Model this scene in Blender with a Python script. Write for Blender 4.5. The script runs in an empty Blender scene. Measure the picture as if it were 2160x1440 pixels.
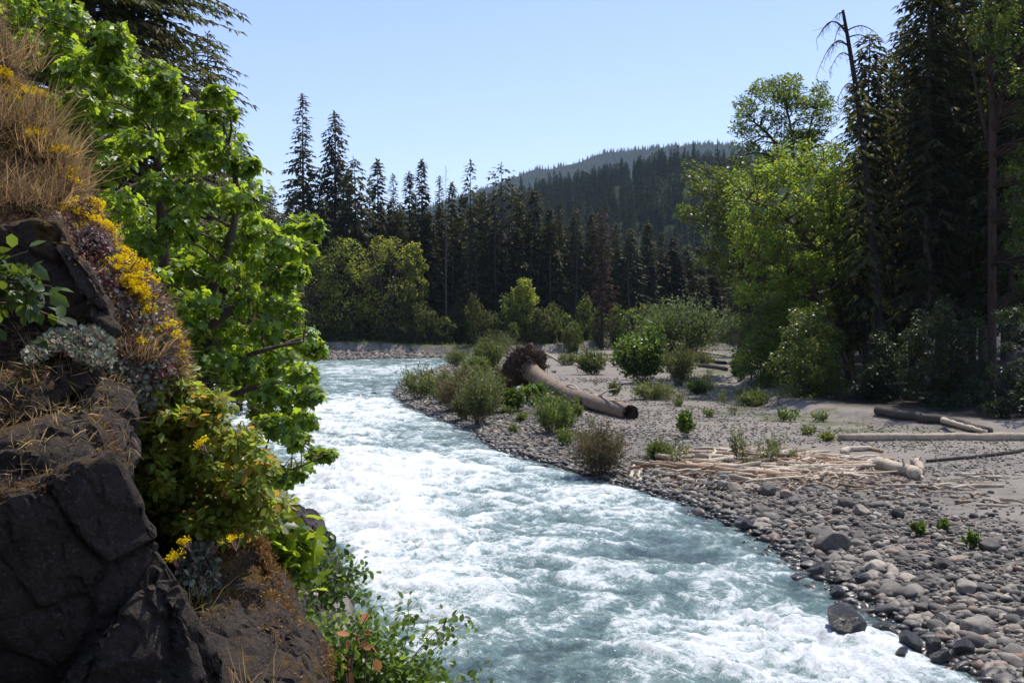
import bpy, bmesh, math, random
import numpy as np
from mathutils import Vector, Matrix

# ------------------------------------------------------------------ camera, sky, sun, exposure
S = bpy.context.scene
COL = S.collection
F = 2200.0                       # focal length in pixels of the 2160 px wide photograph
PITCH = math.atan(30.0 / F)
CAMZ = 5.0
cam_d = bpy.data.cameras.new('camera')
cam_d.sensor_width = 36.0
cam_d.lens = 36.0 * F / 2160.0
cam_d.clip_start = 0.1
cam_d.clip_end = 30000
cam = bpy.data.objects.new('camera', cam_d)
COL.objects.link(cam)
cam.location = (0, 0, CAMZ)
cam.rotation_euler = (math.pi / 2 - PITCH, 0, 0)
S.camera = cam

SUN_EL, SUN_AZ = math.radians(64), math.radians(36)     # azimuth clockwise from +Y (into the view, to the right)
W = bpy.data.worlds.new('World')
S.world = W
W.use_nodes = True
wn = W.node_tree
wn.nodes.clear()
sky = wn.nodes.new('ShaderNodeTexSky')
sky.sky_type = 'NISHITA'
sky.sun_disc = False
sky.sun_elevation = SUN_EL
sky.sun_rotation = SUN_AZ
sky.altitude = 300
sky.air_density = 1.0
sky.dust_density = 0.3
sky.ozone_density = 2.0
bg = wn.nodes.new('ShaderNodeBackground')
bg.inputs['Strength'].default_value = 0.15
wo = wn.nodes.new('ShaderNodeOutputWorld')
tint = wn.nodes.new('ShaderNodeMix'); tint.data_type = 'RGBA'; tint.blend_type = 'MULTIPLY'; tint.inputs[0].default_value = 1.0
tint.inputs[7].default_value = (1.04, .93, 1.0, 1)
wn.links.new(sky.outputs[0], tint.inputs[6]); wn.links.new(tint.outputs[2], bg.inputs[0])
wn.links.new(bg.outputs[0], wo.inputs[0])
sun_d = bpy.data.lights.new('sun', 'SUN')
sun_d.energy = 3.7
sun_d.angle = math.radians(0.5)
sun_d.color = (1.0, 0.94, 0.84)
sun = bpy.data.objects.new('sun', sun_d)
COL.objects.link(sun)
SUNV = Vector((math.sin(SUN_AZ) * math.cos(SUN_EL), math.cos(SUN_AZ) * math.cos(SUN_EL), math.sin(SUN_EL)))
sun.rotation_euler = (-SUNV).to_track_quat('-Z', 'Y').to_euler()
S.view_settings.view_transform = 'Standard'
S.view_settings.look = 'None'
S.view_settings.exposure = 0.5
S.view_settings.gamma = 1.0
S.render.engine = 'CYCLES'
S.cycles.max_bounces = 6
S.cycles.diffuse_bounces = 3
S.cycles.transmission_bounces = 4
S.cycles.glossy_bounces = 2
S.cycles.volume_bounces = 0
S.cycles.sample_clamp_indirect = 4.0

# ------------------------------------------------------------------ projection helpers
_c, _s = math.cos(PITCH), math.sin(PITCH)

def P(px, py, Y):
    """world point at forward distance Y that the photograph shows at (px, py)"""
    dx, dv = (px - 1080) / F, -(py - 720) / F
    dy, dz = _c + dv * _s, -_s + dv * _c
    t = Y / dy
    return np.array((dx * t, Y, CAMZ + dz * t))

def plane(px, py, z=0.0):
    dx, dv = (px - 1080) / F, -(py - 720) / F
    dy, dz = _c + dv * _s, -_s + dv * _c
    t = (z - CAMZ) / dz
    return np.array((dx * t, dy * t, z))

# ------------------------------------------------------------------ numpy noise
_r = np.random.RandomState(7)
_PERM = np.concatenate([_r.permutation(256)] * 3)
_G = _r.normal(size=(256, 3)); _G /= np.linalg.norm(_G, axis=1)[:, None]

def perlin(x, y, z=0.0):
    x, y, z = np.broadcast_arrays(np.asarray(x, float), np.asarray(y, float), np.asarray(z, float))
    xi, yi, zi = np.floor(x).astype(int), np.floor(y).astype(int), np.floor(z).astype(int)
    xf, yf, zf = x - xi, y - yi, z - zi
    u, v, w = [t * t * t * (t * (t * 6 - 15) + 10) for t in (xf, yf, zf)]
    xi &= 255; yi &= 255; zi &= 255
    def g(i, j, k):
        h = _PERM[_PERM[_PERM[(xi + i) & 255] + ((yi + j) & 255)] + ((zi + k) & 255)]
        q = _G[h]
        return q[..., 0] * (xf - i) + q[..., 1] * (yf - j) + q[..., 2] * (zf - k)
    def L(a, b, t): return a + t * (b - a)
    return L(L(L(g(0,0,0), g(1,0,0), u), L(g(0,1,0), g(1,1,0), u), v),
             L(L(g(0,0,1), g(1,0,1), u), L(g(0,1,1), g(1,1,1), u), v), w) * 1.5

def fbm(x, y, z=0.0, octv=4, gain=0.5, ridged=False):
    a, s, t, f = 1.0, 0.0, 0.0, 1.0
    for _ in range(octv):
        n = perlin(np.asarray(x) * f + 3.1 * f, np.asarray(y) * f + 7.7, np.asarray(z) * f + 1.3)
        if ridged: n = 1 - 2 * np.abs(n)
        s = s + a * n; t += a; a *= gain; f *= 2.03
    return s / t

def sstep(a, b, x):
    t = np.clip((np.asarray(x, float) - a) / (b - a), 0, 1)
    return t * t * (3 - 2 * t)

# ------------------------------------------------------------------ mesh helpers
class MB:
    """collects numpy geometry and links it as ONE mesh object"""
    def __init__(self):
        self.v, self.f, self.n = [], [], 0
    def add(self, V, Fc, mat=0):
        V = np.asarray(V, float).reshape(-1, 3)
        self.v.append(V); self.f.append((np.asarray(Fc, int) + self.n, mat)); self.n += len(V)
        return self
    def mesh(self, name, mats, smooth=True):
        V = np.concatenate(self.v) if self.v else np.zeros((0, 3))
        me = bpy.data.meshes.new(name)
        me.vertices.add(len(V)); me.vertices.foreach_set('co', V.astype(np.float32).ravel())
        idx = np.concatenate([f.ravel() for f, m in self.f]).astype(np.int32)
        tot = np.concatenate([np.full(len(f), f.shape[1]) for f, m in self.f])
        mi = np.concatenate([np.full(len(f), m) for f, m in self.f]).astype(np.int32)
        start = (np.cumsum(tot) - tot).astype(np.int32)
        me.loops.add(len(idx)); me.loops.foreach_set('vertex_index', idx)
        me.polygons.add(len(tot)); me.polygons.foreach_set('loop_start', start)
        for m in mats: me.materials.append(m)
        me.polygons.foreach_set('material_index', mi)
        me.polygons.foreach_set('use_smooth', np.full(len(tot), smooth))
        me.update(calc_edges=True)
        return me
    def build(self, name, mats, parent=None, smooth=True):
        if not isinstance(mats, (list, tuple)): mats = [mats]
        o = bpy.data.objects.new(name, self.mesh(name, mats, smooth))
        COL.objects.link(o)
        if parent: o.parent = parent
        return o

def tag(o, label=None, cat=None, group=None, kind=None):
    if label: o['label'] = label
    if cat: o['category'] = cat
    if group: o['group'] = group
    if kind: o['kind'] = kind
    return o

def thing(name, label, cat, loc=(0, 0, 0), rotz=0.0, group=None):
    o = bpy.data.objects.new(name, None); COL.objects.link(o)
    o.empty_display_size = 0.2
    o.location = tuple(loc); o.rotation_euler = (0, 0, rotz)
    return tag(o, label, cat, group)

def dup(root, loc, rotz=0.0, scale=1.0, label=None, group=None, kids=None, tilt=(0, 0)):
    r = root.copy(); COL.objects.link(r)
    r.location = tuple(loc); r.rotation_euler = (tilt[0], tilt[1], rotz)
    r.scale = scale if isinstance(scale, tuple) else (scale,) * 3
    if label: r['label'] = label
    if group: r['group'] = group
    for ch in (kids if kids is not None else list(root.children)):
        c = ch.copy(); COL.objects.link(c); c.parent = r
    return r

def nrm(a):
    a = np.asarray(a, float)
    return a / np.maximum(np.linalg.norm(a, axis=-1, keepdims=True), 1e-9)

def tube(mb, pts, rad, sides=6, mat=0, cap=True, wob=0.0, rng=None):
    pts = np.asarray(pts, float); n = len(pts)
    rad = np.broadcast_to(np.asarray(rad, float), (n,))
    tan = nrm(np.gradient(pts, axis=0))
    ref = np.array((0.0, 0.0, 1.0)) if abs(tan[:, 2]).mean() < 0.8 else np.array((0.0, 1.0, 0.0))
    a = nrm(np.cross(tan, ref)); b = np.cross(tan, a)
    th = np.linspace(0, 2 * np.pi, sides, endpoint=False)
    rr = rad[:, None] * np.ones(sides)
    if wob: rr = rr * (1 + wob * (rng or np.random).normal(size=(n, sides)))
    V = pts[:, None] + rr[..., None] * (np.cos(th)[None, :, None] * a[:, None] + np.sin(th)[None, :, None] * b[:, None])
    V = V.reshape(-1, 3)
    i, j = np.meshgrid(np.arange(n - 1), np.arange(sides), indexing='ij')
    j2 = (j + 1) % sides
    Fq = np.stack([i * sides + j, i * sides + j2, (i + 1) * sides + j2, (i + 1) * sides + j], -1).reshape(-1, 4)
    mb.add(V, Fq, mat)
    if cap:
        base = mb.n - n * sides
        for r0, fl in ((0, True), (n - 1, False)):
            ring = np.arange(sides) + r0 * sides
            mb.f.append(((ring[::-1] if fl else ring)[None, :] + base, mat))

def curve(p0, p1, n=5, sag=0.0, side=0.0, rng=random):
    p0, p1 = np.asarray(p0, float), np.asarray(p1, float)
    t = np.linspace(0, 1, n)[:, None]
    p = p0 + (p1 - p0) * t
    w = np.sin(np.pi * t)
    p[:, 2:3] += sag * w
    d = p1 - p0
    p += side * w * nrm(np.array((-d[1], d[0], 0.0)))
    return p

# leaf templates: (along, across, up)
KITE = (np.array([(0, 0, 0), (.42, .30, .07), (1, 0, -.05), (.42, -.30, .07)], float), np.array([(0, 1, 2, 3)]))
NARROW = (np.array([(0, 0, 0), (.45, .14, .04), (1, 0, -.08), (.45, -.14, .04)], float), np.array([(0, 1, 2, 3)]))
OVAL = (np.array([(0, 0, 0), (.25, .26, .05), (.65, .27, .05), (1, 0, -.05), (.65, -.27, .05), (.25, -.26, .05)], float),
        np.array([(0, 1, 2, 3), (0, 3, 4, 5)]))
_ml = [(.30, 0), (0, .02), (-.12, .22), (-.05, .42), (.13, .34), (.17, .46), (.28, .66), (.40, .56), (.47, .40), (.48, .22), (.62, .30), (.76, .30), (.82, .15), (1.0, 0)]
_mv = _ml + [(x, -y) for x, y in _ml[-2:0:-1]]
MAPLE = (np.array([(x, y, .10 * abs(y) - .22 * x * x - (.10 if abs(y) > .4 else 0)) for x, y in _mv], float),
         np.array([(0, i, i + 1) for i in range(1, len(_mv) - 1)] + [(0, len(_mv) - 1, 1)]))
SPRAY = (np.array([(0, .05, 0), (.35, .22, .02), (.75, .16, -.06), (1, 0, -.16), (.75, -.16, -.06), (.35, -.22, .02)], float),
         np.array([(0, 1, 5, 5), ])[:0])
SPRAY = (np.array([(0, 0, 0), (.35, .20, .03), (1, 0, -.16), (.45, -.20, .03)], float), np.array([(0, 1, 2, 3)]))

def leaves(mb, c, d, n, s, tpl=KITE, mat=0):
    c, d, n = np.asarray(c, float), nrm(d), np.asarray(n, float)
    if len(c) == 0: return
    side = nrm(np.cross(n, d)); n = np.cross(d, side)
    T, Fc = tpl
    s = np.broadcast_to(np.asarray(s, float), (len(c),))
    V = c[:, None] + s[:, None, None] * (T[None, :, 0:1] * d[:, None] + T[None, :, 1:2] * side[:, None] + T[None, :, 2:3] * n[:, None])
    k = len(T)
    FF = (np.arange(len(c))[:, None, None] * k + Fc[None]).reshape(-1, Fc.shape[1])
    mb.add(V.reshape(-1, 3), FF, mat)

def rdir(rng, n, up=0.0):
    d = rng.normal(size=(n, 3)); d = nrm(d); d[:, 2] += up
    return nrm(d)

# ------------------------------------------------------------------ materials
def newmat(name):
    m = bpy.data.materials.new(name); m.use_nodes = True
    nt = m.node_tree; nt.nodes.clear()
    out = nt.nodes.new('ShaderNodeOutputMaterial')
    return m, nt, out

def N(nt, t, **kw):
    n = nt.nodes.new(t)
    for k, v in kw.items():
        if k in n.inputs.keys() if hasattr(n.inputs, 'keys') else False: n.inputs[k].default_value = v
        else: setattr(n, k, v)
    return n

def math_n(nt, op, a, b=None, clamp=False):
    n = nt.nodes.new('ShaderNodeMath'); n.operation = op; n.use_clamp = clamp
    for i, v in enumerate((a, b)):
        if v is None: continue
        if isinstance(v, (int, float)): n.inputs[i].default_value = v
        else: nt.links.new(v, n.inputs[i])
    return n.outputs[0]

def ramp(nt, fac, stops, interp='LINEAR'):
    n = nt.nodes.new('ShaderNodeValToRGB'); n.color_ramp.interpolation = interp
    el = n.color_ramp.elements
    while len(el) < len(stops): el.new(0.5)
    for e, (p, c) in zip(el, stops):
        e.position = p; e.color = (c[0], c[1], c[2], 1) if isinstance(c, (tuple, list)) else (c, c, c, 1)
    if fac is not None: nt.links.new(fac, n.inputs[0])
    return n.outputs[0]

def mix(nt, fac, a, b, mode='MIX'):
    n = nt.nodes.new('ShaderNodeMix'); n.data_type = 'RGBA'; n.blend_type = mode
    for sock, v in ((n.inputs[0], fac), (n.inputs[6], a), (n.inputs[7], b)):
        if isinstance(v, (int, float)): sock.default_value = v
        elif isinstance(v, tuple): sock.default_value = (v[0], v[1], v[2], 1)
        else: nt.links.new(v, sock)
    return n.outputs[2]

def noise_n(nt, vec, scale, detail=4, rough=0.55, dist=0.0, out='Fac'):
    n = nt.nodes.new('ShaderNodeTexNoise')
    n.inputs['Scale'].default_value = scale; n.inputs['Detail'].default_value = detail
    n.inputs['Roughness'].default_value = rough; n.inputs['Distortion'].default_value = dist
    if vec is not None: nt.links.new(vec, n.inputs['Vector'])
    return n.outputs[out]

def vor_n(nt, vec, scale, feature='F1', out='Distance'):
    n = nt.nodes.new('ShaderNodeTexVoronoi'); n.feature = feature
    n.inputs['Scale'].default_value = scale
    if vec is not None: nt.links.new(vec, n.inputs['Vector'])
    return n.outputs[out]

def pos(nt): return nt.nodes.new('ShaderNodeNewGeometry').outputs['Position']
def objc(nt): return nt.nodes.new('ShaderNodeTexCoord').outputs['Object']

def bump(nt, h, strength=0.5, dist=0.02):
    n = nt.nodes.new('ShaderNodeBump')
    n.inputs['Strength'].default_value = strength; n.inputs['Distance'].default_value = dist
    nt.links.new(h, n.inputs['Height'])
    return n.outputs[0]

def bsdf(nt, out, col, rough=0.8, spec=0.3, normal=None):
    b = nt.nodes.new('ShaderNodeBsdfPrincipled')
    for sock, v in ((b.inputs['Base Color'], col), (b.inputs['Roughness'], rough), (b.inputs['Specular IOR Level'], spec)):
        if isinstance(v, tuple): sock.default_value = (v[0], v[1], v[2], 1)
        elif isinstance(v, (int, float)): sock.default_value = v
        else: nt.links.new(v, sock)
    if normal is not None: nt.links.new(normal, b.inputs['Normal'])
    if out is not None: nt.links.new(b.outputs[0], out.inputs[0])
    return b.outputs[0]

def leaf_mat(name, col, trans, var=0.5, alt=None, rough=0.45, spec=0.35, tfac=0.4, altp=0.85):
    m, nt, out = newmat(name)
    g = nt.nodes.new('ShaderNodeNewGeometry')
    r = g.outputs['Random Per Island']
    lo = tuple(c * (1 - var) for c in col); hi = tuple(c * (1 + var) for c in col)
    st = [(0, lo), (altp - .02, hi)] + ([(altp, alt), (1, alt)] if alt else [(1, hi)])
    c = ramp(nt, r, st)
    oi = nt.nodes.new('ShaderNodeObjectInfo')
    hs = nt.nodes.new('ShaderNodeHueSaturation')
    nt.links.new(math_n(nt, 'ADD', math_n(nt, 'MULTIPLY', oi.outputs['Random'], 0.018), 0.487), hs.inputs['Hue'])
    nt.links.new(math_n(nt, 'ADD', math_n(nt, 'MULTIPLY', oi.outputs['Random'], 0.4), 0.80), hs.inputs['Value'])
    nt.links.new(c, hs.inputs['Color'])
    b = bsdf(nt, None, hs.outputs[0], rough, spec)
    t = nt.nodes.new('ShaderNodeBsdfTranslucent')
    k = tuple(tr / max(cc, 1e-4) for tr, cc in zip(trans, col))
    nt.links.new(mix(nt, 1.0, hs.outputs[0], k, 'MULTIPLY'), t.inputs[0])
    mx = nt.nodes.new('ShaderNodeMixShader'); mx.inputs[0].default_value = tfac
    nt.links.new(b, mx.inputs[1]); nt.links.new(t.outputs[0], mx.inputs[2])
    nt.links.new(mx.outputs[0], out.inputs[0])
    return m

def bark_mat(name, c1, c2, scale=6.0, moss=None, rough=0.9):
    m, nt, out = newmat(name)
    o = objc(nt)
    mp = nt.nodes.new('ShaderNodeMapping'); mp.inputs['Scale'].default_value = (1, 1, 0.25); nt.links.new(o, mp.inputs[0])
    f = noise_n(nt, mp.outputs[0], scale, 6, 0.65)
    c = ramp(nt, f, [(0.3, c1), (0.7, c2)])
    if moss:
        c = mix(nt, ramp(nt, noise_n(nt, o, 1.3, 4, 0.6), [(0.5, 0.0), (0.62, 1.0)]), c, moss)
    bsdf(nt, out, c, rough, 0.2, bump(nt, f, 0.8, 0.05))
    return m

def wood_mat(name, c1, c2, scale=5.0):
    m, nt, out = newmat(name)
    g = nt.nodes.new('ShaderNodeNewGeometry')
    o = objc(nt)
    f = noise_n(nt, o, scale, 6, 0.7)
    f2 = noise_n(nt, o, scale * 6, 3, 0.6)
    oi = nt.nodes.new('ShaderNodeObjectInfo')
    c = ramp(nt, math_n(nt, 'ADD', math_n(nt, 'MULTIPLY', f, 0.8), math_n(nt, 'MULTIPLY', oi.outputs['Random'], 0.25)), [(0.3, c1), (0.7, c2)])
    c = mix(nt, ramp(nt, f2, [(0.55, 0.0), (0.75, 0.7)]), c, tuple(x * .35 for x in c1))
    bsdf(nt, out, c, 0.85, 0.15, bump(nt, f2, 0.6, 0.03))
    return m

M = {}
M['maple'] = leaf_mat('maple_leaf', (.085, .135, .020), (.38, .49, .03), .6, rough=.42, spec=.5, tfac=.45)
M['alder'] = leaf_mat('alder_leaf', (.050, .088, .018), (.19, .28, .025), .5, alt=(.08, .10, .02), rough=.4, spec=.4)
M['shade'] = leaf_mat('shaded_alder_leaf', (.020, .036, .012), (.05, .08, .014), .5, rough=.45, spec=.35)  # alder leaf darkened: shade of the tall trees put into its colour
M['alder_yellow'] = leaf_mat('yellow_alder_leaf', (.080, .135, .018), (.34, .50, .035), .5, alt=(.14, .16, .025), tfac=.45)  # yellower green leaf of the big leaning tree
M['far_broad'] = leaf_mat('far_broadleaf', (.19, .235, .035), (.50, .58, .06), .5, alt=(.22, .20, .04), rough=.6, spec=.2)
M['far_dim'] = leaf_mat('far_understory_leaf', (.065, .092, .022), (.17, .22, .03), .6, alt=(.16, .14, .03), rough=.6, spec=.2)
M['conifer'] = leaf_mat('conifer_needles', (.040, .047, .016), (.095, .11, .022), .55, alt=(.09, .066, .026), rough=.6, spec=.2, tfac=.25)
M['conifer_warm'] = leaf_mat('fir_needles', (.056, .066, .022), (.14, .165, .032), .55, alt=(.10, .075, .035), rough=.6, spec=.2, tfac=.3)
M['conifer_hill'] = leaf_mat('hill_conifer_needles', (.028, .040, .014), (.045, .065, .018), .4, rough=.8, spec=.1, tfac=.2)
M['dead_twig'] = bark_mat('dead_twig_bark', (.12, .095, .075), (.24, .20, .165), 9)
M['rust'] = leaf_mat('dead_needles', (.09, .055, .035), (.1, .06, .04), .4, rough=.8, spec=.1, tfac=.2)
M['willow'] = leaf_mat('willow_leaf', (.10, .125, .045), (.19, .23, .055), .45, alt=(.17, .16, .08), rough=.5, spec=.3)
M['willow_green'] = leaf_mat('green_willow_leaf', (.075, .115, .032), (.18, .25, .045), .45, alt=(.13, .16, .03), rough=.45, spec=.35)
M['thicket'] = leaf_mat('thicket_willow_leaf', (.075, .105, .040), (.15, .20, .05), .5, alt=(.10, .12, .05), rough=.55, spec=.25)
M['willow_brown'] = leaf_mat('dry_willow_leaf', (.13, .12, .06), (.2, .18, .07), .5, alt=(.16, .09, .06), rough=.6, spec=.2)
M['snowberry'] = leaf_mat('snowberry_leaf', (.17, .22, .035), (.46, .54, .06), .5, alt=(.30, .20, .04), rough=.45, spec=.4, altp=.86)
M['snowberry_dark'] = leaf_mat('undergrowth_leaf', (.07, .10, .025), (.18, .24, .035), .55, alt=(.16, .11, .05), rough=.5, spec=.3)
M['fresh'] = leaf_mat('fresh_leaf', (.06, .115, .022), (.18, .28, .03), .45, rough=.4, spec=.45)
M['shoot'] = leaf_mat('shoot_leaf', (.095, .155, .028), (.28, .42, .04), .5, rough=.4, spec=.45)
M['flower'] = leaf_mat('yellow_petal', (.86, .66, .010), (.9, .7, .012), .12, rough=.6, spec=.1, tfac=.3)
M['drygrass'] = leaf_mat('dry_grass', (.43, .295, .15), (.5, .34, .16), .6, alt=(.28, .25, .07), rough=.7, spec=.15)
M['greengrass'] = leaf_mat('bank_grass', (.11, .15, .025), (.26, .3, .04), .4, alt=(.2, .18, .05), rough=.7, spec=.15)
M['sedum'] = leaf_mat('stonecrop_rosette', (.30, .26, .20), (.3, .25, .18), .55, alt=(.34, .13, .12), rough=.6, spec=.2, tfac=.15, altp=.7)
M['sedum_grey'] = leaf_mat('grey_stonecrop', (.26, .28, .20), (.26, .28, .18), .5, alt=(.36, .22, .18), rough=.6, spec=.2, tfac=.15, altp=.85)
M['deadleaf'] = leaf_mat('withered_leaf', (.42, .20, .08), (.5, .25, .08), .4, rough=.6, spec=.2)
M['moss_tuft'] = leaf_mat('dry_moss', (.20, .11, .04), (.2, .11, .03), .55, alt=(.34, .22, .09), rough=.9, spec=.05, tfac=.2)
M['bark'] = bark_mat('dark_bark', (.035, .028, .024), (.10, .082, .068), 7)
M['bark_dark'] = bark_mat('blackish_bark', (.018, .015, .013), (.05, .042, .035), 7)  # near-black bark for the thin far trunks and the snag
M['bark_pale'] = bark_mat('pale_bark', (.10, .09, .08), (.22, .20, .18), 8)
M['bark_red'] = bark_mat('reddish_bark', (.04, .026, .02), (.10, .062, .045), 8)
M['bark_moss'] = bark_mat('mossy_bark', (.05, .04, .028), (.13, .10, .06), 7, moss=(.12, .10, .02))
M['twig'] = bark_mat('twig_bark', (.07, .05, .035), (.16, .12, .09), 12)
M['wood'] = wood_mat('bleached_wood', (.36, .285, .20), (.70, .60, .475))
M['wood_brown'] = wood_mat('weathered_brown_wood', (.22, .14, .085), (.46, .32, .21))
M['wood_dark'] = wood_mat('dark_driftwood', (.05, .04, .034), (.12, .10, .085))
M['log_bark'] = wood_mat('stripped_log', (.12, .085, .062), (.36, .275, .205), 3)
M['root'] = bark_mat('earthy_root', (.045, .027, .017), (.13, .085, .058), 5)

def rock_mat(name, c1, c2, moss=0.5, scale=1.0):
    m, nt, out = newmat(name)
    p = pos(nt)
    f = noise_n(nt, p, 2.2 * scale, 8, 0.65)
    f2 = noise_n(nt, p, 24 * scale, 6, 0.7)
    f3 = noise_n(nt, p, 65 * scale, 6, 0.8)
    c = ramp(nt, math_n(nt, 'ADD', math_n(nt, 'MULTIPLY', f, .55), math_n(nt, 'MULTIPLY', f2, .45)), [(0.32, c1), (0.68, c2)])
    c = mix(nt, ramp(nt, f3, [(0.56, 0.0), (0.66, .75)]), c, tuple(x * 2.0 + .03 for x in c2))
    c = mix(nt, ramp(nt, f3, [(0.30, .7), (0.42, 0.0)]), c, tuple(x * .4 for x in c1))
    if moss > 0:
        g = nt.nodes.new('ShaderNodeNewGeometry')
        sx = nt.nodes.new('ShaderNodeSeparateXYZ'); nt.links.new(g.outputs['Normal'], sx.inputs[0])
        mm = math_n(nt, 'ADD', noise_n(nt, p, 3.3 * scale, 6, 0.7), math_n(nt, 'MULTIPLY', sx.outputs[2], 0.14))
        mc = ramp(nt, f2, [(0.3, (.06, .035, .012)), (0.55, (.17, .095, .022)), (0.75, (.26, .17, .06))])
        c = mix(nt, ramp(nt, mm, [(0.74 - .2 * moss, 0.0), (0.84 - .2 * moss, 0.9)]), c, mc)
    h = math_n(nt, 'ADD', f2, math_n(nt, 'MULTIPLY', f3, .5))
    bsdf(nt, out, c, 0.85, 0.25, bump(nt, h, 1.0, 0.045))
    return m
M['rock'] = rock_mat('dark_basalt', (.030, .022, .017), (.115, .088, .070), .55)
M['rock_moss'] = rock_mat('mossy_basalt', (.042, .030, .022), (.135, .103, .080), .95)
M['rock_shore'] = rock_mat('shore_rock', (.03, .026, .027), (.10, .088, .088), .1, .5)

def stone_mat(name):
    """river cobbles: grey, each stone its own tone, dark and glossy where the water wets them"""
    m, nt, out = newmat(name)
    g = nt.nodes.new('ShaderNodeNewGeometry')
    oi = nt.nodes.new('ShaderNodeObjectInfo')
    rnd = math_n(nt, 'FRACT', math_n(nt, 'ADD', g.outputs['Random Per Island'], oi.outputs['Random']))
    c = ramp(nt, rnd, [(0, (.055, .049, .044)), (.3, (.125, .111, .096)), (.6, (.215, .187, .156)), (.8, (.30, .26, .21)), (.92, (.44, .385, .31)), (1, (.25, .15, .095))])
    f = noise_n(nt, g.outputs['Position'], 9, 6, .7)
    c = mix(nt, 1.0, c, ramp(nt, f, [(.3, .62), (.7, 1.25)]), 'MULTIPLY')
    sx = nt.nodes.new('ShaderNodeSeparateXYZ'); nt.links.new(g.outputs['Position'], sx.inputs[0])
    wet = ramp(nt, math_n(nt, 'ADD', sx.outputs[2], math_n(nt, 'MULTIPLY', f, .12)), [(.10, 1.0), (.26, 0.0)])
    c = mix(nt, wet, c, mix(nt, 1.0, c, (.30, .29, .28), 'MULTIPLY'))
    bsdf(nt, out, c, ramp(nt, wet, [(0, .8), (1, .18)]), .45, bump(nt, f, .5, .03))
    return m
M['stone'] = stone_mat('river_stone')
M['wet'] = rock_mat('wet_boulder', (.018, .016, .016), (.055, .050, .048), 0)
for n_ in M['wet'].node_tree.nodes:
    if n_.type == 'BSDF_PRINCIPLED': n_.inputs['Roughness'].default_value = .22; n_.inputs['Specular IOR Level'].default_value = .6

# ------------------------------------------------------------------ river outline and terrain height
SR = [plane(*q)[:2] for q in [(2260,1500),(2130,1440),(2020,1398),(1940,1340),(1870,1290),(1790,1243),(1720,1207),(1650,1160),(1560,1105),
      (1480,1070),(1400,1045),(1270,1010),(1200,992),(1120,965),(1050,945),(1000,908),(930,882),(865,858),(835,832),(850,805),(900,785),(960,766),(1010,755)]]
SF = [plane(*q)[:2] for q in [(1040,752),(1000,751.5),(940,753),(850,756),(760,757.5),(700,759),(640,762),(560,770),(470,776)]]
SL = [plane(*q)[:2] for q in [(425,792),(430,830),(455,900),(520,965),(600,1060),(690,1150),(722,1200),(748,1300),(752,1440),(800,1560)]]
SL += [np.array(q) for q in [(0.0, 8.5), (1.6, 3.5), (3.6, -3), (8, -15), (30, -60)]]
SR0 = [np.array(q) for q in [(50., -60.), (20., -15.), (12.5, 0.), (9., 8.)]]
RIV = np.array(SR0 + SR + SF + SL)
NR, NF = len(SR0) + len(SR), len(SF)
_A = RIV; _B = np.roll(RIV, -1, axis=0)
_kind = np.array([0] * NR + [1] * NF + [2] * (len(RIV) - NR - NF))
FOREST = np.array([(-400, 178), (-60, 177), (-25, 176.5), (0, 178), (14, 184), (30, 200), (44, 206)] +
                  [tuple(plane(*q, .7)[:2]) for q in [(1560,745),(1540,790),(1565,832),(1662,864),(1830,884),(2000,903),(2300,918)]] +
                  [(300, 46), (900, 300), (900, 900), (-900, 900), (-900, 300)], float)

def sdist(poly, x, y):
    A = poly; B = np.roll(poly, -1, axis=0)
    x, y = np.asarray(x, float).ravel(), np.asarray(y, float).ravel()
    best = np.full(len(x), 1e18); idx = np.zeros(len(x), int); ins = np.zeros(len(x), bool)
    for i in range(len(A)):
        ax, ay = A[i]; bx, by = B[i]
        dx, dy = bx - ax, by - ay
        t = np.clip(((x - ax) * dx + (y - ay) * dy) / (dx * dx + dy * dy + 1e-12), 0, 1)
        d = (x - ax - t * dx) ** 2 + (y - ay - t * dy) ** 2
        m = d < best; best = np.where(m, d, best); idx = np.where(m, i, idx)
        if ay != by:
            c = ((ay > y) != (by > y)) & (x < (bx - ax) * (y - ay) / (by - ay) + ax)
            ins ^= c
    return np.sqrt(best), idx, ins

def terrain(x, y, full=False):
    x, y = np.asarray(x, float).ravel(), np.asarray(y, float).ravel()
    d, idx, ins = sdist(RIV, x, y)
    k = _kind[idx]
    df, _, inf = sdist(FOREST, x, y)
    df = np.where(inf, df, -df)
    n = fbm(x * .25, y * .25, 0, 4); n2 = fbm(x * 1.3, y * 1.3, 5, 3)
    h_r = .34 * (1 - np.exp(-d / 2.2)) + np.minimum(.011 * d, .45) + (.10 * n + .035 * n2) * np.clip(d / 3, 0, 1)
    h_f = np.minimum(.075 * d, 1.0) + (.15 * n + .05 * n2) * np.clip(d / 3, 0, 1)
    bank = np.interp(y, [60, 150], [.35, 1.5])
    add = bank * sstep(-.2, 1.4, df + .9 * n) + .012 * np.clip(df, 0, 60)
    left = np.interp(d, [0, .6, 2.6, 3.6, 12, 40, 120], [0, .9, 3.0, 3.15, 9.5, 26, 50]) * np.interp(y, [45, 100], [1, .25]) + (.5 * n + .35 * n2) * np.clip(d, 0, 1)
    h = np.where(k == 0, h_r + add, np.where(k == 1, h_f + add, left))
    # blend left and far banks softly
    h = np.where((k == 2) & (y > 110), np.minimum(h, h_f + add + 1), h)
    h = np.where(ins, -np.minimum(.7, .22 * d) - .02, h)
    if full: return h, d, k, ins, df
    return h

def G(px, py, dz=0.0):
    """point of the terrain that the photograph shows at (px, py)"""
    z = .5
    for _ in range(8):
        p = plane(px, py, z)
        z = float(terrain(p[0], p[1])[0])
    return np.array((p[0], p[1], z + dz))

def gz(x, y): return float(terrain(x, y)[0])

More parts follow.
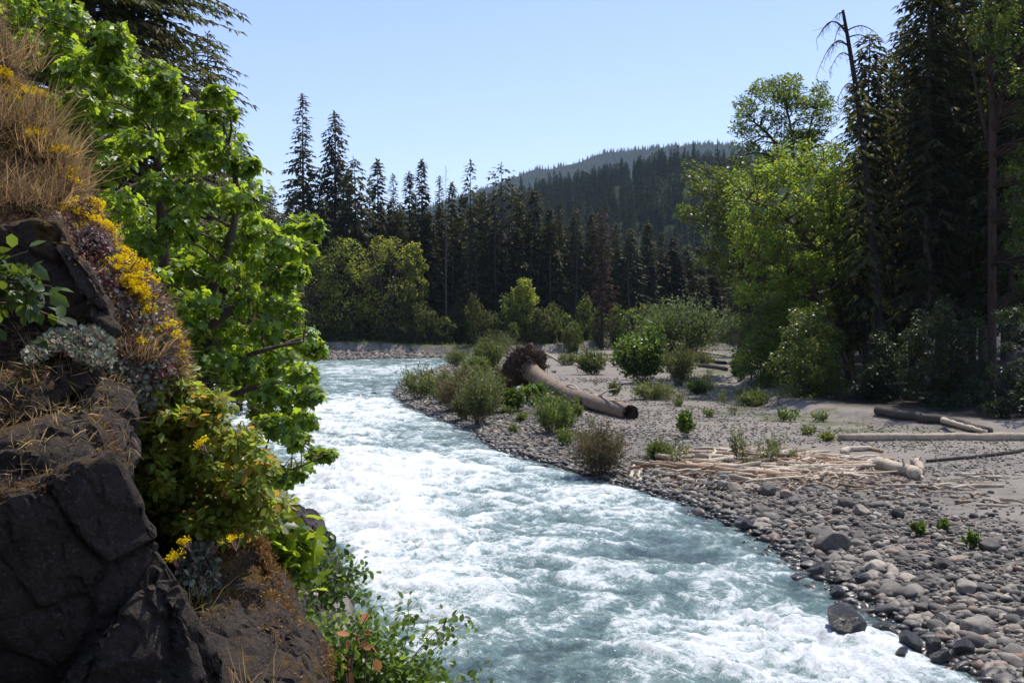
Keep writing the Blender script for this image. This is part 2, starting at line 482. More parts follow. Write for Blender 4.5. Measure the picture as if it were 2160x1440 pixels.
def grid_faces(nx, ny):
    i, j = np.meshgrid(np.arange(ny - 1), np.arange(nx - 1), indexing='ij')
    a = i * nx + j
    return np.stack([a, a + 1, a + nx + 1, a + nx], -1).reshape(-1, 4)

def nonuni(stops):
    out = []
    for (a, st), (b, _) in zip(stops[:-1], stops[1:]):
        out += list(np.arange(a, b, st))
    out.append(stops[-1][0]); return np.array(out)

xs = nonuni([(-5500, 600), (-700, 60), (-100, 8), (-36, .45), (-12, .2), (26, .45), (48, 4), (120, 60), (700, 600), (5500, 1)])
ys = nonuni([(-400, 60), (-40, 4), (0, .25), (60, .5), (120, .8), (200, 6), (300, 60), (900, 600), (5800, 1)])
XX, YY = np.meshgrid(xs, ys)
hh, dd, kk, ins, dff = terrain(XX.ravel(), YY.ravel(), True)
mb = MB(); mb.add(np.stack([XX.ravel(), YY.ravel(), hh], -1), grid_faces(len(xs), len(ys)))

def ground_mat():
    m, nt, out = newmat('river_bar_ground')
    p = pos(nt)
    a = nt.nodes.new('ShaderNodeAttribute'); a.attribute_name = 'zone'
    sp = nt.nodes.new('ShaderNodeSeparateColor'); nt.links.new(a.outputs['Color'], sp.inputs[0])
    big = noise_n(nt, p, .22, 5, .6)
    sand = ramp(nt, noise_n(nt, p, 3.0, 6, .7), [(.3, (.180, .157, .132)), (.7, (.265, .233, .198))])
    v1 = nt.nodes.new('ShaderNodeTexVoronoi'); v1.inputs['Scale'].default_value = 9; nt.links.new(p, v1.inputs['Vector'])
    v2 = nt.nodes.new('ShaderNodeTexVoronoi'); v2.inputs['Scale'].default_value = 19; nt.links.new(p, v2.inputs['Vector'])
    bw1 = nt.nodes.new('ShaderNodeSeparateColor'); nt.links.new(v1.outputs['Color'], bw1.inputs[0])
    bw2 = nt.nodes.new('ShaderNodeSeparateColor'); nt.links.new(v2.outputs['Color'], bw2.inputs[0])
    tones = [(0, (.07, .061, .053)), (.4, (.15, .131, .110)), (.7, (.25, .225, .195)), (.9, (.40, .355, .30)), (1, (.27, .17, .10))]
    g1 = mix(nt, ramp(nt, v1.outputs['Distance'], [(.45, 0.0), (.62, 1.0)]), ramp(nt, bw1.outputs[0], tones), (.05, .045, .04))
    g2 = mix(nt, ramp(nt, v2.outputs['Distance'], [(.45, 0.0), (.62, .8)]), ramp(nt, bw2.outputs[1], tones), (.06, .054, .05))
    grav = mix(nt, ramp(nt, noise_n(nt, p, .9, 3, .5), [(.42, 0.0), (.58, 1.0)]), g1, g2)
    gm = ramp(nt, math_n(nt, 'ADD', big, math_n(nt, 'MULTIPLY', sp.outputs[0], .35)), [(.50, 0.0), (.66, .9)])
    c = mix(nt, gm, sand, grav)
    c = mix(nt, ramp(nt, math_n(nt, 'ADD', noise_n(nt, p, .35, 5, .7), sp.outputs[1]), [(.68, 0.0), (.78, .75)]), c, (.075, .09, .025))
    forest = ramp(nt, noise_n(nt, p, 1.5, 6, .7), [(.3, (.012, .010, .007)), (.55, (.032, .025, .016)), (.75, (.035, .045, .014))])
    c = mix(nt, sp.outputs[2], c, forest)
    sx = nt.nodes.new('ShaderNodeSeparateXYZ'); nt.links.new(p, sx.inputs[0])
    wet = ramp(nt, math_n(nt, 'ADD', sx.outputs[2], math_n(nt, 'MULTIPLY', big, .1)), [(.08, 1.0), (.2, 0.0)])
    c = mix(nt, wet, c, mix(nt, 1.0, c, (.35, .33, .31), 'MULTIPLY'))
    hgt = math_n(nt, 'MULTIPLY', math_n(nt, 'SUBTRACT', 1.0, v1.outputs['Distance']), gm)
    hgt = math_n(nt, 'ADD', hgt, math_n(nt, 'MULTIPLY', noise_n(nt, p, 14, 5, .7), .5))
    bsdf(nt, out, c, ramp(nt, wet, [(0, .9), (1, .35)]), .3, bump(nt, hgt, .8, .05))
    return m
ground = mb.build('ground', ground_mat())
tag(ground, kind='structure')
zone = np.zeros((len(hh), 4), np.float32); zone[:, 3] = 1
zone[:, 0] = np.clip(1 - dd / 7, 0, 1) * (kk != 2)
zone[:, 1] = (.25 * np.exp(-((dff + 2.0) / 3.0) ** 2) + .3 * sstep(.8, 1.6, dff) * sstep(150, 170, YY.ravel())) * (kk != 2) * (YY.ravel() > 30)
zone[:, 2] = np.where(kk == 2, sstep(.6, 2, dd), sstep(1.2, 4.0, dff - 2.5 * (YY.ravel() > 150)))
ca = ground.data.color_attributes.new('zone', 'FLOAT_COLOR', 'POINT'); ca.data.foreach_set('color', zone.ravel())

# ------------------------------------------------------------------ water
def XLR(y):
    """left and right bank at each forward distance"""
    L = np.array([(q[1], q[0]) for q in SL[::-1] if q[1] > 0] + [(q[1], q[0]) for q in SF[::-1]])
    R = np.array([(8, 9.)] + [(q[1], q[0]) for q in SR])
    L = L[np.argsort(L[:, 0])]; R = R[np.argsort(R[:, 0])]
    return np.interp(y, L[:, 0], L[:, 1]), np.interp(y, R[:, 0], R[:, 1])
rows = []
y = 6.0
while y < 205: rows.append(y); y += max(.045, y * .0042)
rows = np.array(rows)
cols = np.linspace(-.60, .62, 520)
UU, VV = np.meshgrid(cols, rows)
wx, wy = (UU * VV), VV + 0 * UU
wx, wy = wx.ravel(), wy.ravel()
dr, ir, inr = sdist(RIV, wx, wy)
dr = np.where(inr, dr, -dr)
xl, xr = XLR(wy)
wv = wx - .5 * (xl + xr); wu = wy
qx = fbm(wv * .35, wu * .35, 3, 3) * 1.1; qy = fbm(wv * .35, wu * .35, 9, 3) * 1.1
# rapids strength: strong along the left and middle, calm near the bar
def blob(px, py, rx, ry):
    c = plane(px, py); return np.exp(-((wx - c[0]) / rx) ** 2 - ((wy - c[1]) / ry) ** 2)
rap = .20 + .75 * blob(720, 1000, 3.5, 7) + .7 * blob(760, 1110, 3.0, 4.5) + .45 * blob(740, 1250, 1.8, 4) + .45 * blob(640, 890, 7, 14) + .40 * blob(850, 1000, 3.5, 7) \
    + .35 * blob(1000, 1180, 3, 4) + .85 * blob(1580, 1310, 1.7, 1.8) + .8 * blob(1700, 1400, 2.2, 1.1) + .8 * blob(1900, 1380, 1.1, .7) + .4 * blob(1250, 1215, .7, 1.5) \
    + .45 * blob(1350, 1070, 2.5, 3.5) + .35 * blob(1600, 1200, 1.6, 1.8) + .38 * blob(880, 850, 9, 16) + .35 * blob(740, 780, 18, 20) + .3 * blob(1000, 985, 2.5, 6) + .25 * blob(1180, 1030, 2, 5)
rap -= .22 * blob(1480, 1100, 1.5, 4.0) + .20 * blob(1000, 930, 3, 12) + .06 * blob(1100, 1400, 2.5, 1.2) + .35 * blob(700, 1290, .5, 1.5) + .22 * blob(1800, 1265, .9, 1.2)
rap = np.clip(rap * .72, 0.04, .70) * sstep(-.1, .7, dr)
w1 = fbm((wv + qx) * .42, (wu + qy) * .34, 1, 3, ridged=False)
w2 = fbm((wv + 1.3 * qx) * 1.0, (wu + 1.3 * qy) * 1.15, 21, 3, ridged=True)
w3 = fbm((wv + qx) * 3.6, (wu + qy) * 3.0, 31, 3)
calm = sstep(-.2, 1.2, dr)
hz = calm * (w1 * (.12 + .36 * rap) + (w2 - .2) * (.05 + .22 * rap) + w3 * (.03 + .10 * rap))
hz = hz - .012
foam = rap * 1.10 + .50 * w1 + .55 * (w2 - .25) + .55 * fbm((wv + 2.2 * qx) * 2.2, (wu + 2.2 * qy) * 1.7, 41, 4)
mb = MB(); mb.add(np.stack([wx, wy, hz], -1), grid_faces(len(cols), len(rows)))

def water_mat():
    m, nt, out = newmat('river_water')
    p = pos(nt)
    a = nt.nodes.new('ShaderNodeAttribute'); a.attribute_name = 'foam'
    fm = a.outputs['Fac']
    mp = nt.nodes.new('ShaderNodeMapping'); mp.inputs['Scale'].default_value = (1, .8, 1); nt.links.new(p, mp.inputs[0])
    n1 = noise_n(nt, mp.outputs[0], 3.2, 8, .72, 1.1)
    n2 = noise_n(nt, mp.outputs[0], 13, 6, .75, .6)
    ft = math_n(nt, 'ADD', fm, math_n(nt, 'MULTIPLY', math_n(nt, 'SUBTRACT', n1, .5), 1.7))
    ft = math_n(nt, 'ADD', ft, math_n(nt, 'MULTIPLY', math_n(nt, 'SUBTRACT', n2, .5), 1.5))
    mask = ramp(nt, ft, [(.48, 0.0), (.60, .26), (.74, .60), (.98, .92), (1.3, 1.0)])
    milky = ramp(nt, math_n(nt, 'ADD', fm, math_n(nt, 'MULTIPLY', math_n(nt, 'SUBTRACT', n1, .5), .6)), [(.0, (.10, .155, .158)), (.35, (.225, .335, .318)), (.8, (.37, .50, .465))])
    fine = noise_n(nt, mp.outputs[0], 7, 5, .75, .8)
    fin2 = noise_n(nt, mp.outputs[0], 26, 3, .7, .3)
    hb = math_n(nt, 'ADD', fine, math_n(nt, 'MULTIPLY', fin2, .28))
    w = bsdf(nt, None, milky, .09, .5, bump(nt, hb, 1.0, .14))
    f = bsdf(nt, None, (.80, .83, .84), .6, .3, bump(nt, math_n(nt, 'ADD', n2, n1), .8, .06))
    mx = nt.nodes.new('ShaderNodeMixShader')
    nt.links.new(mask, mx.inputs[0]); nt.links.new(w, mx.inputs[1]); nt.links.new(f, mx.inputs[2])
    nt.links.new(mx.outputs[0], out.inputs[0])
    return m
river = mb.build('river', water_mat()); tag(river, kind='structure')
fa = river.data.attributes.new('foam', 'FLOAT', 'POINT'); fa.data.foreach_set('value', foam.astype(np.float32))

# ------------------------------------------------------------------ hill and mountain
def forest_floor_mat(name, c1, c2, scale):
    m, nt, out = newmat(name)
    f = noise_n(nt, pos(nt), scale, 8, .7)
    bsdf(nt, out, ramp(nt, f, [(.35, c1), (.65, c2)]), .95, .05)
    return m
HP = [(500, 700), (600, 670), (800, 560), (900, 488), (1000, 428), (1100, 398), (1200, 374), (1330, 346), (1430, 326), (1550, 338), (1700, 325), (2200, 300), (3200, 300)]
HX = np.array([(q[0] - 1080) / F * 1000 for q in HP]); HZ = np.array([5 + (690 - q[1]) / F * 1000 - 22 for q in HP]); HZ = np.maximum(HZ, 0)
def hill_z(x, y):
    s = sstep(330, 1000, y) ** 1.0 * (1 - .8 * sstep(1000, 1500, y))
    return np.interp(x * 1000 / np.maximum(y, 600) , HX, HZ) * s + 9 * fbm(x * .008, y * .008, 2, 4) * s - 1.0
hx, hy = np.arange(-420, 1100, 14.), np.arange(330, 1500, 14.)
A_, B_ = np.meshgrid(hx, hy)
mb = MB(); mb.add(np.stack([A_.ravel(), B_.ravel(), hill_z(A_.ravel(), B_.ravel())], -1), grid_faces(len(hx), len(hy)))
tag(mb.build('hill', forest_floor_mat('hill_forest_floor', (.010, .016, .008), (.028, .042, .016), .05)), kind='structure')
MP = [(500, 560), (700, 520), (850, 470), (1000, 425), (1060, 400), (1090, 388), (1130, 374), (1165, 376), (1200, 366), (1240, 346), (1290, 337), (1340, 331), (1420, 323), (1465, 316), (1500, 318), (1535, 330), (1600, 352), (1750, 380), (2000, 400), (2500, 420)]
MX = np.array([(q[0] - 1080) / F * 3500 for q in MP]); MZ = np.array([5 + (690 - q[1]) / F * 3500 for q in MP])
mx_, my_ = np.arange(-900, 2200, 11.), np.concatenate([np.arange(1700, 3300, 60.), np.arange(3300, 3560, 20.), np.arange(3560, 5000, 120.)])
A_, B_ = np.meshgrid(mx_, my_)
ms = np.where(B_ < 3500, sstep(1600, 3560, B_) ** .8, 1 - .8 * sstep(3500, 5200, B_))
mz = np.interp(A_, MX, MZ) * ms + (35 * fbm(A_ * .003, B_ * .003, 4, 4) + 16 * fbm(A_ * .006, B_ * .004, 14, 3, ridged=True)) * sstep(1700, 2400, B_) * (1 - sstep(3300, 3500, B_)) + 9 * fbm(A_ * .045, B_ * .03, 6, 2)
mb = MB(); mb.add(np.stack([A_.ravel(), B_.ravel(), mz.ravel()], -1), grid_faces(len(mx_), len(my_)))
tag(mb.build('mountain', forest_floor_mat('mountain_forest', (.008, .014, .010), (.020, .030, .016), .02)), kind='structure')

# ------------------------------------------------------------------ conifers
def conifer_parts(seed, H, R, base=.15, nb=150, spacing=.35, sl=.6, sw=1.0, droop=.35, gap=.0, rad=.012, top_sparse=0.0, column=.8, twigs=True, bare=0, up=.25, lean=0.0):
    """trunk and crown geometry of one conifer, base at the origin"""
    rng = np.random.RandomState(seed)
    tr, cr = MB(), MB()
    zz = np.linspace(0, H, 12)
    ax = np.stack([lean * H * (zz / H) ** 1.3 + .12 * perlin(zz * .15, seed, 0), .12 * perlin(zz * .15, seed + 9.5, 0), zz], -1)
    tube(tr, ax, np.maximum(H * rad * (1 - (zz / H)) ** .85, .03), 8)
    C, D, Nn, Sz = [], [], [], []
    ph = rng.rand() * 6.28
    for i in range(nb + bare):
        dead = i >= nb
        if dead: t = rng.uniform(.08, base + .1)
        else: t = base + (1 - base) * (i + rng.rand()) / nb
        z = t * H
        q = (1 - t) / (1 - base)
        if dead: L = R * rng.uniform(.2, .7)
        else:
            L = R * min(1, q) ** column * rng.uniform(.55, 1.12) + .15
            L *= 1 + .35 * perlin(t * 7, ph * 3, seed * .7)
            if q > .8: L *= rng.uniform(.3, 1)
        if rng.rand() < gap: continue
        az = ph + i * 2.399 + rng.normal() * .4
        h = np.array((math.cos(az), math.sin(az), 0.)); sd = np.array((-h[1], h[0], 0.))
        ns = max(3, int(L / spacing))
        s = (np.arange(ns) + rng.rand(ns) * .8) / ns
        u_ = up * (1 - 1.2 * (1 - t)) if not dead else -.1
        def at(s): return np.array((np.interp(z, zz, ax[:, 0]), np.interp(z, zz, ax[:, 1]), z)) + h * (L * s)[:, None] + np.array((0, 0, 1.)) * (L * (u_ * s - droop * s ** 1.7))[:, None]
        if twigs and (L > .8):
            sk = np.linspace(0, 1, 4)
            tube(tr, at(sk), np.linspace(.02 + .008 * L, .008, 4), 3, cap=False)
        if dead: continue
        pb = at(s)
        keep = s > .12 + .25 * top_sparse
        slope = u_ - droop * 1.7 * s ** .7
        for sg in (-1, 1):
            a = rng.uniform(.15, 1.5, ns)
            d = h * np.cos(a)[:, None] + sg * sd * np.sin(a)[:, None]
            d[:, 2] = slope - rng.uniform(-.15, .65, ns)
            d = nrm(d)
            n = np.array((0, 0, 1.)) + .45 * rng.normal(size=(ns, 3))
            ok = keep & (rng.rand(ns) > top_sparse * .35)
            C.append(pb[ok]); D.append(d[ok]); Nn.append(n[ok]); Sz.append((sl * (1 - .45 * s) * rng.uniform(.6, 1.25, ns) * min(1, .35 + L / (R * .8)))[ok])
        C.append(pb[-1:]); D.append(np.array([h + (0, 0, slope[-1])])); Nn.append(np.array([(0, 0, 1.)])); Sz.append([sl * .7])
    # leader
    k = 10
    C.append(np.stack([ax[-1, 0] * np.ones(k), ax[-1, 1] * np.ones(k), np.linspace(H - .06 * H, H, k)], -1)); D.append(rdir(rng, k, .9)); Nn.append(rdir(rng, k)); Sz.append([sl * .5] * k)
    T = (SPRAY[0] * np.array((1, sw, 1)), SPRAY[1])
    leaves(cr, np.concatenate(C), np.concatenate(D), np.concatenate(Nn), np.concatenate(Sz), T)
    return tr, cr

def conifer(name, label, loc, group=None, mats=('bark', 'conifer'), rotz=0., cat='conifer', **kw):
    root = thing(name, label, cat, loc, rotz, group)
    tr, cr = conifer_parts(**kw)
    tr.build('trunk', M[mats[0]], root)
    cr.build('crown', M[mats[1]], root)
    return root

# ------------------------------------------------------------------ broadleaf trees and shrubs made of leaf lobes on limbs
def lobes_tree(name, label, cat, loc, stems, lobes, leafm, barkm, lsize, per, tpl=KITE, rng=None, group=None, droop=.2, stem_r=.1, twig_r=.03, rotz=0., crown='crown', trunk='trunk', shell=.35):
    """stems: list of (points, r0, r1); lobes: list of (centre, radius); all relative to loc"""
    rng = rng or np.random.RandomState(1)
    root = thing(name, label, cat, loc, rotz, group)
    tr, cr = MB(), MB()
    sp, sr = [], []
    for pts, r0, r1 in stems:
        pts = np.asarray(pts, float)
        t = np.linspace(0, 1, len(pts)); tt = np.linspace(0, 1, max(8, len(pts) * 3))
        pp = np.stack([np.interp(tt, t, pts[:, k]) for k in range(3)], -1)
        for _ in range(2): pp[1:-1] = .25 * pp[:-2] + .5 * pp[1:-1] + .25 * pp[2:]
        rr = r0 + (r1 - r0) * tt
        tube(tr, pp, rr, 7); sp.append(pp); sr.append(rr)
    SP, SRr = np.concatenate(sp), np.concatenate(sr)
    for c, r in lobes:
        c = np.asarray(c, float)
        dv = SP - c; cost = np.linalg.norm(dv, axis=1) + 1.2 * np.maximum(dv[:, 2] + .15 * r, 0)
        j = int(np.argmin(cost))
        bp = curve(SP[j], c, 6, sag=.12 * np.linalg.norm(SP[j] - c), side=rng.normal() * .1 * np.linalg.norm(SP[j] - c))
        tube(tr, bp, np.linspace(min(SRr[j] * .7, twig_r * 1.6), twig_r * .35, 6), 4, cap=False)
        n = max(4, int(per * rng.uniform(.8, 1.2)))
        for q in range(3):
            e = c + rdir(rng, 1)[0] * r * .8
            tube(tr, curve(bp[4], e, 4), np.linspace(twig_r * .4, twig_r * .12, 4), 3, cap=False)
        d = rdir(rng, n, .15)
        rad = r * rng.uniform(shell, 1, n) ** .6
        pc = c + d * rad[:, None] * np.array((1, 1, .75))
        ld = d * np.array((1, 1, .4)) + .5 * rng.normal(size=(n, 3)); ld[:, 2] -= droop * rng.uniform(.5, 2.2, n)
        nn = np.array((0, 0, 1.)) + .5 * rng.normal(size=(n, 3)) + .4 * d
        leaves(cr, pc, ld, nn, lsize * rng.uniform(.6, 1.25, n), tpl)
    tr.build(trunk, M[barkm], root)
    cr.build(crown, M[leafm], root)
    return root

def auto_tree(name, label, cat, loc, H, Wd, leafm, barkm='bark', lsize=.35, per=28, nl=70, seed=0, base=.25, group=None, tpl=KITE, multi=3, rotz=0., shape=1.0, droop=.2):
    rng = np.random.RandomState(seed)
    stems = []
    for k in range(multi):
        a = rng.rand() * 6.28
        e = np.array((math.cos(a) * Wd * .22, math.sin(a) * Wd * .22, H * rng.uniform(.75, .92)))
        m = e * np.array((.35, .35, .5)) + rng.normal(size=3) * .15
        stems.append(([(rng.normal() * .1, rng.normal() * .1, -.3), m, e], H * .014 + .02, H * .004 + .01))
    lob = []
    for k in range(nl):
        t = base + (1 - base) * (k + rng.rand()) / nl
        pr = math.sin(math.pi * min(1, max(.06, (t - base * .6) / (1.03 - base * .6))) ** shape) ** .6
        a = k * 2.399 + rng.normal() * .5
        rr = Wd * .5 * pr * math.sqrt(rng.uniform(.12, 1)) * rng.uniform(.75, 1.15)
        r = Wd * rng.uniform(.07, .15)
        lob.append((np.array((math.cos(a) * rr, math.sin(a) * rr, t * H - r * .4)), r))
    return lobes_tree(name, label, cat, loc, stems, lob, leafm, barkm, lsize, per, tpl, rng, group, droop, twig_r=H * .004 + .008, rotz=rotz)

def bush(name, label, cat, loc, H, Wd, leafm, lsize=.07, ns=40, per=40, seed=0, upright=.6, tpl=NARROW, group=None, twig=.008, rotz=0., start=.25, scatter=.10, twigm='twig', stems_name='stems', foliage='foliage'):
    rng = np.random.RandomState(seed)
    root = thing(name, label, cat, loc, rotz, group)
    st, fo = MB(), MB()
    C, D, Nn = [], [], []
    for k in range(ns):
        a = rng.rand() * 6.28
        q = math.sqrt(rng.rand())
        b = np.array((math.cos(a), math.sin(a), 0)) * Wd * .16 * q * rng.uniform(.3, 1)
        e = np.array((math.cos(a) * Wd * .5 * q, math.sin(a) * Wd * .5 * q, H * rng.uniform(.55, 1.0) * (1 - .45 * q ** 2 * (1 - upright * .5))))
        pts = curve(b - np.array((0, 0, .05)), e, 6, sag=H * .10 * (1 - upright), side=rng.normal() * .06 * H)
        tube(st, pts, np.linspace(twig, twig * .3, 6), 3, cap=False)
        n = per
        t = start + (1 - start) * rng.rand(n) ** .8
        p = np.stack([np.interp(t, np.linspace(0, 1, 6), pts[:, i]) for i in range(3)], -1) + rng.normal(size=(n, 3)) * scatter * Wd * .5
        p[:, 2] = np.maximum(p[:, 2], .02)
        d = rdir(rng, n, .25) + nrm(e - b) * upright
        C.append(p); D.append(d); Nn.append(np.array((0, 0, 1.)) + .7 * rng.normal(size=(n, 3)))
    C = np.concatenate(C)
    leaves(fo, C, np.concatenate(D), np.concatenate(Nn), lsize * rng.uniform(.6, 1.3, len(C)), tpl)
    st.build(stems_name, M[twigm], root); fo.build(foliage, M[leafm], root)
    return root

# ================================================================== FAR FOREST WALL ACROSS THE RIVER
FG = 'dark conifers of the forest wall across the river'
FL = 'tall dark conifer in the forest wall beyond the bend of the river'
def far_pos(px, Y): return np.array((P(px, 700, Y)[0], Y, 0)) + np.array((0, 0, gz(P(px, 700, Y)[0], Y) - .1))
def far_height(px, top, Y): return P(px, top, Y)[2] - far_pos(px, Y)[2]
kinds = {}
def proto(key, name, label, loc, group, **kw):
    r = conifer(name, label, loc, group, **kw); kinds[key] = (r, kw['H'], kw['R'], list(r.children)); return r
# six measured kinds; the first of each stands where the photograph has it
def place(key, px, top, width, Y, label, group, name='conifer_tree', rot=None, **kw):
    Y = Y + (30 if Y < 170 else 16)
    loc = far_pos(px, Y); H = far_height(px, top, Y); R = width / 2 / F * Y * 1.25
    if key not in kinds:
        return proto(key, name, label, loc, group, H=H, R=R, **kw)
    r0, H0, R0, kids = kinds[key]
    return dup(r0, loc, rot if rot is not None else random.random() * 6.28, (R / R0, R / R0, H / H0), label, group, kids)
random.seed(4)
far = dict(spacing=.42, sl=1.5, twigs=False, sw=1.25)
place('A', 640, 200, 118, 160, 'tallest pointed spruce above the pale green trees across the river', None, seed=11, nb=330, base=.06, droop=.30, column=.62, gap=.05, **far)
place('B', 708, 238, 120, 164, 'second tallest spruce, broad and dark, just right of the tallest one', None, seed=12, nb=330, base=.06, droop=.42, column=.5, gap=.05, **far)
place('C', 755, 334, 120, 172, 'ragged drooping hemlock leaning right beside the two tallest spruces', None, seed=13, nb=230, base=.08, droop=.55, column=.45, gap=.2, lean=-.02, **far)
place('D', 890, 340, 66, 176, FL, FG, seed=14, nb=260, base=.14, droop=.35, column=.6, gap=.08, **far)
place('E', 992, 342, 82, 178, 'slender fir with a thin open top on the middle skyline', None, seed=15, nb=220, base=.16, droop=.30, column=.62, gap=.25, top_sparse=.5, **far)
place('Fk', 1058, 348, 86, 180, 'fir with a wide sparse flat top near the hill foot', None, seed=16, nb=210, base=.12, droop=.2, column=.32, gap=.3, top_sparse=.6, **far)
wall = [('A', 575, 395, 70, 190), ('D', 610, 420, 60, 182), ('D', 798, 340, 80, 182), ('A', 830, 368, 66, 178), ('D', 864, 365, 66, 185), ('A', 927, 372, 70, 182),
        ('D', 953, 388, 62, 186), ('E', 780, 372, 60, 190), ('B', 1095, 398, 80, 184), ('D', 1128, 402, 84, 182), ('B', 1020, 405, 80, 186), ('A', 1180, 425, 74, 184),
        ('D', 1160, 440, 66, 180), ('B', 1215, 440, 70, 186), ('D', 1250, 450, 66, 188), ('A', 1300, 470, 72, 190), ('B', 1330, 480, 80, 192), ('D', 1365, 470, 64, 196),
        ('A', 1395, 490, 70, 200), ('D', 1420, 500, 62, 204), ('B', 1450, 515, 80, 208), ('D', 1475, 520, 70, 212), ('A', 1505, 520, 80, 214), ('B', 1540, 520, 80, 216), ('D', 1575, 500, 80, 216),
        ('B', 845, 440, 80, 176), ('D', 905, 450, 80, 174), ('A', 960, 470, 78, 178), ('B', 1040, 470, 78, 178), ('D', 1090, 480, 70, 177), ('D', 735, 420, 80, 172), ('B', 680, 420, 90, 172), ('A', 605, 470, 80, 172)]
for k, px, top, w, Y in wall: place(k, px, top, w, Y, FL, FG)
# rows behind close the wall
for i in range(64):
    px = 540 + i * 17 + random.uniform(-9, 9); Y = random.uniform(186, 250)
    top = np.interp(px, [540, 640, 760, 900, 1050, 1200, 1400, 1650], [430, 400, 420, 420, 430, 470, 520, 540]) + random.uniform(-12, 60)
    place(random.choice(['A', 'B', 'D', 'C', 'E', 'Fk', 'A', 'D']), px, top, random.uniform(52, 92), Y, FL, FG)
for i in range(14):      # the wall goes on to the left behind the maple
    px = 60 + i * 38 + random.uniform(-12, 12)
    place(random.choice('ABD'), px, random.uniform(250, 420), random.uniform(70, 110), random.uniform(178, 220), FL, FG)
# dead, rusty trees
dm = ('twig', 'rust')
for px, top, w, Y in [(1270, 440, 70, 182)]:
    loc = far_pos(px, Y)
    conifer('dead_conifer', 'rust coloured dying conifer in the wall below the forested hill', loc, None, ('bark_dark', 'rust'), H=far_height(px, top, Y), R=w / 2 / F * Y, seed=31, nb=200, base=.15, spacing=.45, sl=1.3, droop=.25, gap=.3, column=.4)
for px, top, Y, lab in [(1203, 300, 0, '')][:0]: pass
loc = far_pos(941, 184)
conifer('dead_conifer', 'bare dead spike standing up thin between two conifer tops', loc, None, ('bark', 'conifer'), H=far_height(941, 352, 184), R=1.2, seed=33, nb=60, base=.45, spacing=.6, sl=.5, droop=.1, gap=.6, rad=.006)
# pale tall trunks seen between the crowns
tg = 'tall bare trunks in the forest wall across the river'
tb = MB(); zz = np.linspace(0, 23, 12); tube(tb, np.stack([.15 * np.sin(zz * .3), 0 * zz, zz], -1), np.linspace(.26, .10, 12), 7)
for k_ in range(26):
    z_ = random.uniform(5, 22.5); a_ = random.random() * 6.28; tube(tb, curve((0, 0, z_), (math.cos(a_) * random.uniform(.4, 1.6), math.sin(a_) * random.uniform(.4, 1.6), z_ - random.uniform(-.2, .6)), 4), [.05, .04, .03, .015], 3)
tr0 = None
for px, Y, sc in [(px_, Y_ + 19, s_) for px_, Y_, s_ in [(940, 171, 1.0), (955, 172, .7), (1005, 172, .9), (1045, 173, 1.05), (1215, 174, 1.0), (1268, 176, 1.05), (985, 170, .7), (1120, 173, .8), (1325, 178, .9), (893, 172, .8), (1160, 172, .7)]]:
    lab = 'straight bare tree trunk rising among understory at the far forest edge'
    if tr0 is None:
        tr0 = tb.build('tree_trunk', M['bark_dark']); tr0.location = far_pos(px, Y); tag(tr0, lab, 'tree trunk', tg)
    else:
        dup(tr0, far_pos(px, Y), random.random() * 6, (sc, sc, sc), lab, tg, [])

# sunny broadleaf trees along the far bank
def far_tree(px, top, w, Y, seed, label, leafm='far_broad', base=.10, group=None, nl=120, per=40, ls=.42, **kw):
    Y = Y + 15
    return auto_tree('broadleaf_tree', label, 'tree', far_pos(px, Y), far_height(px, top, Y), w / F * Y, leafm, 'bark', ls, per, nl, seed, base, group, **kw)
far_tree(722, 500, 130, 168, 51, 'pale yellow green tree with a rounded top under the two tallest spruces')
far_tree(815, 500, 140, 169, 52, 'broadest pale yellow green tree with a domed crown at the far bank')
far_tree(872, 512, 66, 170, 53, 'narrow pale green tree at the right edge of the sunny far trees')
far_tree(655, 530, 125, 166, 54, 'olive green tree at the far bank right beside the near maple')
far_tree(1106, 588, 62, 172, 55, 'small lone pale green tree in front of dark trunks at midstream')
u0 = None
ug = 'young trees and shrubs at the foot of the far forest'
ul = 'bushy young tree at the foot of the far forest edge'
uk = []
for i, (px, top, w, lm) in enumerate([(690, 660, 60, 'far_dim'), (740, 640, 70, 'alder'), (935, 668, 56, 'far_dim')]):
    uk.append((far_tree(px, top, w, 168, 60 + i, ul, lm, .03, ug, 46, 30, .45, shape=1.5), far_height(px, top, 183), w / F * 183))
for px, top, w in [(640, 640, 80), (610, 620, 80), (590, 560, 80), (775, 660, 60), (800, 640, 60), (850, 640, 60), (885, 640, 50), (910, 655, 46), (965, 640, 40), (1000, 620, 40), (1030, 655, 45), (1070, 620, 50), (1090, 650, 40),
                  (1140, 650, 46), (1165, 640, 46), (1195, 660, 46), (1235, 625, 40), (1260, 660, 50), (1300, 640, 40), (1330, 650, 46), (1365, 640, 60), (540, 560, 90), (500, 600, 90), (980, 680, 40), (830, 690, 40), (1045, 690, 40), (1215, 690, 40), (660, 690, 40), (760, 695, 40), (715, 700, 36), (870, 700, 36)] + [(random.uniform(560, 1400), random.uniform(640, 706), random.uniform(24, 48)) for _ in range(50)]:
    r0, H0, W0 = random.choice(uk); Y = random.uniform(180, 190)
    dup(r0, far_pos(px, Y), random.random() * 6, (w / F * Y / W0, w / F * Y / W0, far_height(px, top, Y) / H0), ul, ug)

